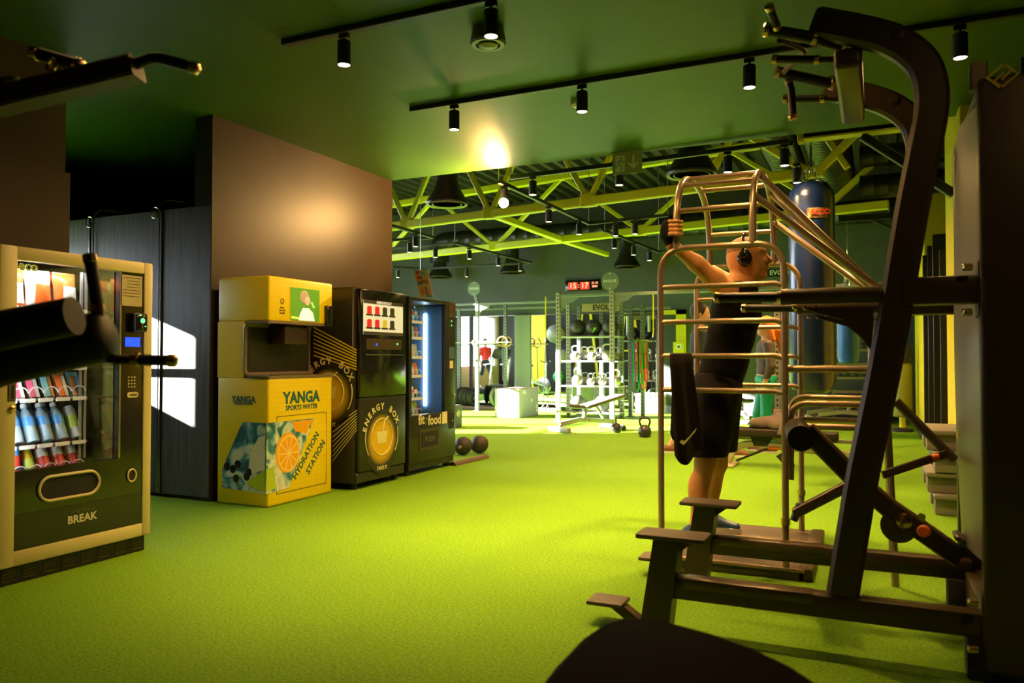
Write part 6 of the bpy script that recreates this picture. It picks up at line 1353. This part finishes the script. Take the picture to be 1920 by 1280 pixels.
# more benches / machines further right
a = PZ(1385, 795); bench((a.x, a.y+.3, 0), 1.9, 'small dark bench in the sun behind the man in the cage', incline=.02)
a = PZ(1575, 790); bench((a.x, a.y+.4, 0), .2, 'low bench far right beyond the big punch bag', incline=.03, m_frame='bench_pale')
a = PY(1600, 700, 16.2); bench((a.x, a.y, 0), .1, 'bench in the distance under the small punch bag', incline=.03, m_frame='bench_pale')
p = PY(1455, 742, 10.9); plate((p.x, 11.4, .225), .225, .09, 'big green-lit weight plate leaning on a rig post behind the woman', 'plate_grey', ax=(.3, -.95, 0)); p = PY(1468, 740, 11.6); plate((p.x+.1, 11.75, .225), .225, .06, 'second weight plate behind the green-lit one', 'rubber', ax=(.3, -.95, 0))
R3 = thing('squat_stand', 'dark green perforated squat stand behind the woman', 'rig', (PY(1458, 700, 11.55).x, 11.55, 0)); post(R3, PY(1458, 700, 11.55).x, 11.55, 2.1); post(R3, PY(1458, 700, 11.55).x+1.2, 11.55, 2.1)
mb().rect([(PY(1458, 700, 11.55).x, 11.55, 2.05), (PY(1458, 700, 11.55).x+1.2, 11.55, 2.05)], .06, .06).build('crossbar', 'rig_steel', R3)
# dumbbell rack + cable machine in the far right corner
for k, (u0, y_, lb) in enumerate(((1563, 16.6, 'tall ladder-like rack of dumbbells far right'),)):
    a = PY(u0, 700, y_); o = thing('dumbbell_rack', lb, 'rack', (a.x, y_, 0))
    for x in (a.x, a.x+.9): mb().rect([(x, y_, 0), (x, y_, 2.1)], .05, .06, up=(0, 1, 0)).build('post', 'rig_steel', o)
    for j in range(7): mb().rect([(a.x, y_-.03, .3+j*.27), (a.x+.9, y_-.03, .3+j*.27)], .04, .05).build('rail', 'cage', o)
db0 = None
for j in range(4):
    for i in range(3):
        p = Vector((a.x+.2+.28*i, y_-.07, .3+j*.54+.03+.06)); lbd = '%s dumbbell on the %s rail of the far rack' % (('left', 'middle', 'right')[i], ('lowest', 'second', 'third', 'top')[j])
        if db0 is None:
            db0 = thing('dumbbell', lbd, 'dumbbell', p, group='dumbbells on the far rack')
            for s_ in (-1, 1): mb().lathe([(.05, 0), (.06, .01), (.06, .05), (.05, .06)], o=(s_*.07-.03, 0, 0), ax=(1, 0, 0), n=12).build('head', 'rubber', db0, local=True)
            mb().cyl((-.06, 0, 0), (.06, 0, 0), .016, 8).build('handle', 'chrome', db0, local=True)
        else: dup(db0, p, None, lbd)
# ---- punch bags
def bag(c, r_, z0, z1, ztop, label, m, logo_=False):
    o = thing('punch_bag', label, 'punch bag', (c.x, c.y, z0)); x, y = c.x, c.y
    mb().lathe([(r_*.55, 0), (r_*.86, .03), (r_, .12), (r_, (z1-z0)-.16), (r_*.95, (z1-z0)-.08), (r_*.7, (z1-z0)), (r_*.3, (z1-z0)+.015)], o=(x, y, z0), n=32).build('bag', m, o)
    zt = z1+(ztop-z1)*.45
    for k in range(4):
        a = k*math.pi/2+.5; p0, p1 = Vector((x+r_*.75*math.cos(a), y+r_*.75*math.sin(a), z1-.03)), Vector((x, y, zt)); n = max(5, int((p1-p0).length/.035))
        b_ = mb()
        for i in range(n):
            q_ = p0+(p1-p0)*((i+.5)/n); d = (p1-p0).normalized(); s_ = d.cross(Vector((math.cos(i*1.57+a), math.sin(i*1.57+a), .2))).normalized()
            b_.tube([q_+d*(.022*math.cos(t_))+s_*(.011*math.sin(t_)) for t_ in [j*math.pi/4 for j in range(8)]], .0035, 5, closed=True)
        tag(b_.build('chain', 'steel', o), kind='stuff')
    mb().tube([Vector((x, y, zt-.02)), Vector((x, y, ztop))], .012, 8).build('swivel', 'steel', o); mb().tube([Vector((x+.025*math.cos(t_), y, zt+.02+.025*math.sin(t_))) for t_ in [j*math.pi/8 for j in range(16)]], .007, 6, closed=True).build('ring', 'steel', o)
    return o
M['bag_blue'] = mat('bag_blue', (.005, .015, .075), .24, bump=.25, bscale=5, spec=.7, stretch=(1, 1, .5)); M['bag_blue2'] = mat('bag_blue2', (.015, .10, .42), .4)
c = PD(1522, 500, 7.6); z0, z1 = PD(1522, 736, 7.6).z, PD(1522, 345, 7.6).z
BG = bag(c, .215, z0, z1, PD(1515, 258, 7.62).z-.045, 'big dark blue punch bag hanging on chains behind the cage', 'bag_blue')
pl = PD(1540, 398, 7.38); rt_ = CR
b = mb(); n_ = 8; V = []
for i in range(n_+1):
    ang = math.atan2(-1, .0)+ (i/n_-.5)*.86+.35
    for zz in (pl.z-.045, pl.z+.05): V.append((c.x+.219*math.cos(ang), c.y+.219*math.sin(ang), zz))
b.add(V, [(2*i, 2*i+2, 2*i+3, 2*i+1) for i in range(n_)]); b.build('label_patch', col('falco_red', (.34, .20, .10)), BG)
ang = math.atan2(-1, 0)+.35; lettering(BG, 'redp', [('FALCO', (c.x+.224*math.cos(ang), c.y+.224*math.sin(ang), pl.z+.008), .07, (-math.sin(ang), math.cos(ang), 0), ZV, 'CENTER', .03)])
c = PD(1590, 640, 12.2); bag(c, .16, PD(1590, 682, 12.2).z, PD(1590, 560, 12.2).z, 3.35, 'small bright blue punch bag farther back on the right', 'bag_blue2')
o = thing('bag_bracket', 'dark wall bracket carrying the small blue punch bag', 'beam', (.9, c.y, 3.4)); mb().rect([(c.x-.12, c.y, 3.41), (.655, c.y, 3.41)], .08, .10).build('arm', 'black_metal', o); mb().rect([(c.x+.3, c.y, 3.41), (.64, c.y, 3.0)], .05, .05, up=(0, 1, 0)).build('brace', 'black_metal', o)
# ---- right wall: yellow panels, wall bars, step stack
def panel(y0, y1, x, label, m='yellow_paint', z1=3.6):
    o = thing('wall_cladding', label, 'panel', (x, (y0+y1)/2, 0)); mb().rbox((x, y0, .05), (.95, y1, z1), .01, 1).build('board', m, o); mb().rbox((x-.01, y0, 0), (.95, y1, .05), .005, 1).build('kick_strip', 'rubber', o)
panel(12.6, 15.6, .66, 'yellow wall panel right of the punch bags'); panel(7.4, 8.9, .66, 'bright yellow wall panel next to the machine tower')
WB = thing('wall_bars', 'black wooden wall bars between the yellow panels', 'wall bars', (.8, 10.7, 0))
for y in (9.2, 10.2, 11.2, 12.2): mb().rbox((.62, y-.03, .0), (.95, y+.03, 2.65 if y > 10 else 2.35), .006, 1).build('side_post', 'black_metal', WB)
for j in range(14):
    for y in (9.2, 10.2, 11.2): mb().cyl((.70, y, .2+j*.165), (.70, y+1, .2+j*.165), .018, 10).build('bar', 'bench_pale', WB)
for k in range(4):
    a = PZ(1752, 950); zz = .165*k
    o = thing('step_platform', ('lowest', 'second', 'third', 'topmost')[k]+' grey aerobic step in the stack by the right wall', 'step', (.6, 7.25, zz), group='stacked aerobic steps')
    yj = 6.9+.05*(k % 2); xj = .36+.05*((k+1) % 2)
    mb().rbox((xj, yj, zz+.125), (xj+.40, yj+.75, zz+.163), .012).build('top', col('step_grey', (.22, .20, .18), .6), o)
    for y in (yj+.04, yj+.55): mb().rbox((xj+.01, y, zz), (xj+.39, y+.16, zz+.125), .01).build('leg_block', 'step_grey', o)
o = thing('boxing_stand', 'black and yellow free-standing boxing stand by the yellow panel', 'punch bag', (.42, 14.6, 0)); mb().lathe([(.16, 0), (.16, .05), (.05, .07)], o=(.42, 14.6, 0)).build('base', 'rubber', o); mb().lathe([(.14, 0), (.15, .02), (.15, .85), (.12, .9)], o=(.42, 14.6, .25)).build('pad', col('olive', (.20, .19, .02), .5), o); mb().cyl((.42, 14.6, .05), (.42, 14.6, .3), .05).build('stem', 'yellow_paint', o); mb().lathe([(.15, 0), (.15, .05), (.10, .3)], o=(.42, 14.6, 1.15)).build('top_pad', 'rubber', o)
# ---- LED clock and wall lettering
a, c = PY(1060, 526, FARY-.05), PY(1127, 544, FARY-.05)
CK = thing('wall_clock', 'red LED wall clock reading 15:17', 'clock', ((a.x+c.x)/2, FARY-.05, c.z)); mb().rbox((a.x, FARY-.06, c.z), (c.x, FARY-.001, a.z), .01).build('case', 'gloss_black', CK)
M['led_red'] = mat('led_red', (.35, .02, .01), .4, emit=.9, ecol=(1, .06, .03)); M['led_digit'] = mat('led_digit', (1, .3, .2), .4, emit=2.6, ecol=(1, .28, .18))
w_, h_ = c.x-a.x, a.z-c.z
for s0_, s1_ in ((.09, .35), (.42, .68)): mb().box((a.x+s0_*w_, FARY-.063, c.z+.14*h_), (a.x+s1_*w_, FARY-.060, a.z-.2*h_)).build('digit_panel', 'led_red', CK)
lettering(CK, 'led_digit', [('15', (a.x+.22*w_, FARY-.066, c.z+.47*h_), h_*.72, XV, ZV, 'CENTER', .01), (':', (a.x+.385*w_, FARY-.066, c.z+.5*h_), h_*.6, XV, ZV), ('17', (a.x+.55*w_, FARY-.066, c.z+.47*h_), h_*.72, XV, ZV, 'CENTER', .01)], name='digits'); lettering(CK, 'led_digit', [('22 10', (a.x+.83*w_, FARY-.066, c.z+.68*h_), h_*.26, XV, ZV), ('2024', (a.x+.83*w_, FARY-.066, c.z+.38*h_), h_*.26, XV, ZV)], name='digits')
p = PY(1466, 511, FARY); SG = thing('wall_sign', 'small white wall lettering on the dark far wall', 'sign', (p.x, FARY-.01, p.z)); mb().box((p.x-.30, FARY-.012, p.z-.08), (p.x+.30, FARY-.002, p.z+.08)).build('backing', 'black_metal', SG); lettering(SG, 'white', [('EVOLVE', (p.x, FARY-.016, p.z), .14, XV, ZV, 'CENTER', .02)])
# yellow door frame and sign right of the mirrors
x0, x1 = PY(1238, 600, FARY).x, PY(1287, 600, FARY).x
DF = tag(mb().box((x1-.22, FARY-.06, 0), (x1, FARY, 2.3)).box((x0+.05, FARY-.06, 2.2), (x1, FARY, 2.3)).build('trim_3', 'yellow_paint'), kind='structure')
struct('door_1', mb().rbox((x0+.05, FARY-.04, 0), (x1-.22, FARY, 2.2), .004, 1), mat('door_green', (.045, .055, .05), .5))
a, c = PY(1262, 641, FARY-.1), PY(1283, 662, FARY-.1); o = thing('warning_sign', 'yellow sign with white square icon on the far door', 'sign', (a.x, FARY-.1, c.z)); mb().box((a.x, FARY-.10, c.z), (c.x, FARY-.062, a.z)).build('plate', 'yellow_paint', o); mb().box((a.x+.07, FARY-.103, c.z+.09), (a.x+.18, FARY-.10, c.z+.20)).build('icon_field', 'white', o); mb().box((a.x+.10, FARY-.105, c.z+.12), (a.x+.15, FARY-.103, c.z+.17)).build('icon', 'blk', o)
# ---- what the mirrors show: the hall behind the machine wall
YW = CEDGE+.02
o = thing('wall_cladding', 'yellow wall panel reflected beside the bright windows', 'panel', (-11.3, YW, 0)); mb().rbox((-12.2, YW-.01, 0), (-11.05, YW+.03, 3.2), .005, 1).build('board', 'yellow_paint', o); mb().rbox((-12.2, YW-.01, 3.2), (-11.05, YW+.04, 3.26), .005, 1).build('cap_strip', 'black_metal', o)
for x in (-10.2, -8.6, -7.0):
    xo = x; x += .75
    o = thing('wall_frame', 'yellow leaning frame on the dark hall wall, %s of three' % {-10.2: 'farthest left', -8.6: 'middle', -7.0: 'nearest'}[xo], 'frame', (x, YW+.03, 0), group='yellow frames on the hall wall')
    for s_ in (-1, 1): mb().rect([(x+s_*.5, YW+.05, 0), (x+s_*.12, YW+.05, 3.2)], .09, .05, up=(0, 1, 0)).build('leg', 'yellow_paint', o)
    mb().rect([(x-.32, YW+.05, 1.5), (x+.32, YW+.05, 1.5)], .08, .05).build('tie', 'yellow_paint', o)
def gball(p, r_, label, m):
    p = Vector((p.x, YW+.14+r_, p.z))
    o = thing('gym_ball', label, 'ball', p, group='gym balls on wall brackets'); mb().ball(p, r_, 24, 16).build('ball', m, o); mb().tube([Vector(p)+Vector((r_*.6*math.cos(t_), r_*.1, r_*.6*math.sin(t_)))-Vector((0, r_*.85, 0)) for t_ in [k*math.pi/10 for k in range(20)]], .02, 6, closed=True).build('bracket_ring', 'yellow_paint', o); mb().cyl((p.x, YW-.02, p.z), (p.x, p.y-r_*.9, p.z), .03).build('bracket_arm', 'yellow_paint', o)
def mir(u, v, y): # point whose mirror image lies at this pixel, on the plane y
    p = PY(u, v, 2*(FARY-.03)-y); return Vector((p.x, y, p.z))
gball(mir(1040, 626, 8.3), .34, 'large pale grey gym ball high on the hall wall', 'grey_ball'); gball(mir(1052, 668, 8.3), .26, 'smaller pale grey gym ball lower on the hall wall', 'grey_ball'); gball(mir(1045, 706, 8.25), .22, 'green gym ball lowest on the hall wall', 'green_ball')
# exercise bike
p = mir(1003, 720, 10.5); BK = thing('exercise_bike', 'silver spin bike standing in the hall, seen in the mirror', 'exercise bike', (p.x, 10.5, 0), .3)
Bk = lambda b_, n_, m_: b_.build(n_, m_, BK, local=True)
Bk(mb().lathe([(.24, -.02), (.26, -.012), (.26, .012), (.24, .02)], o=(.42, 0, .32), ax=(0, 1, 0), n=28), 'flywheel', 'steel')
Bk(mb().tube(fillet([(-.5, 0, .05), (-.1, 0, .42), (.42, 0, .32), (.62, 0, .05)], .1), .03), 'main_frame', 'white'); Bk(mb().tube([(-.1, 0, .42), (-.28, 0, .95)], .025), 'seat_tube', 'white'); Bk(mb().tube([(.42, 0, .32), (.5, 0, 1.08)], .025), 'bar_tube', 'white'); Bk(mb().tube(fillet([(.42, -.22, 1.15), (.55, -.2, 1.1), (.55, .2, 1.1), (.42, .22, 1.15)], .06), .016), 'handlebar', 'blk'); Bk(mb().rbox((-.42, -.09, .95), (-.14, .09, 1.02), .03, 3), 'saddle', 'pad'); Bk(mb().tube([(-.05, 0, .40), (.42, 0, .60)], .025), 'top_tube', 'white')
for x in (-.5, .62): Bk(mb().tube([(x, -.25, .04), (x, .25, .04)], .035), 'foot_bar', 'blk')
Bk(mb().lathe([(.10, -.02), (.10, .02)], o=(.0, -.06, .36), ax=(0, 1, 0)), 'crank_disc', 'blk')
# treadmill with a runner in red
p = mir(915, 720, 10.2); TM = thing('treadmill', 'dark treadmill by the window, seen in the mirror', 'treadmill', (p.x, 10.2, 0), .5)
Tk = lambda b_, n_, m_: b_.build(n_, m_, TM, local=True)
Tk(mb().rbox((-.9, -.4, .03), (.8, .4, .18), .03), 'deck', 'rubber'); Tk(mb().rbox((-.85, -.26, .18), (.5, .26, .19), .004, 1), 'belt', 'blk'); Tk(mb().rbox((.45, -.4, .16), (.85, .4, .32), .05), 'motor_cover', 'plyo_dark')
for s_ in (-1, 1): Tk(mb().rect([(.6, s_*.36, .2), (.8, s_*.36, 1.25)], .07, .05, up=(0, 1, 0)), 'upright', 'silver'); Tk(mb().tube([(.75, s_*.36, 1.05), (.25, s_*.36, 1.0)], .022), 'handrail', 'blk')
Tk(mb().rbox((.72, -.36, 1.2), (.80, .36, 1.55), .03, R=Matrix.Rotation(.5, 3, 'Y')), 'console', 'blk')
bp_ = TM.location; 
def runner(base, rz):
    global PD_save
    d = (Vector(base)-CC).dot(CF); u_, _ = proj(base)
    return walker(u_, 0, d, 'runner in red shirt on the treadmill, seen in the mirror', 1.72, 'red', ('navy', 'short', 'white'), 'hair_dark', .5, rz, 'short')
RP = runner(Vector((bp_.x-.15, bp_.y-.08, 0)), .5); RP.location.z = .196
flush_text()
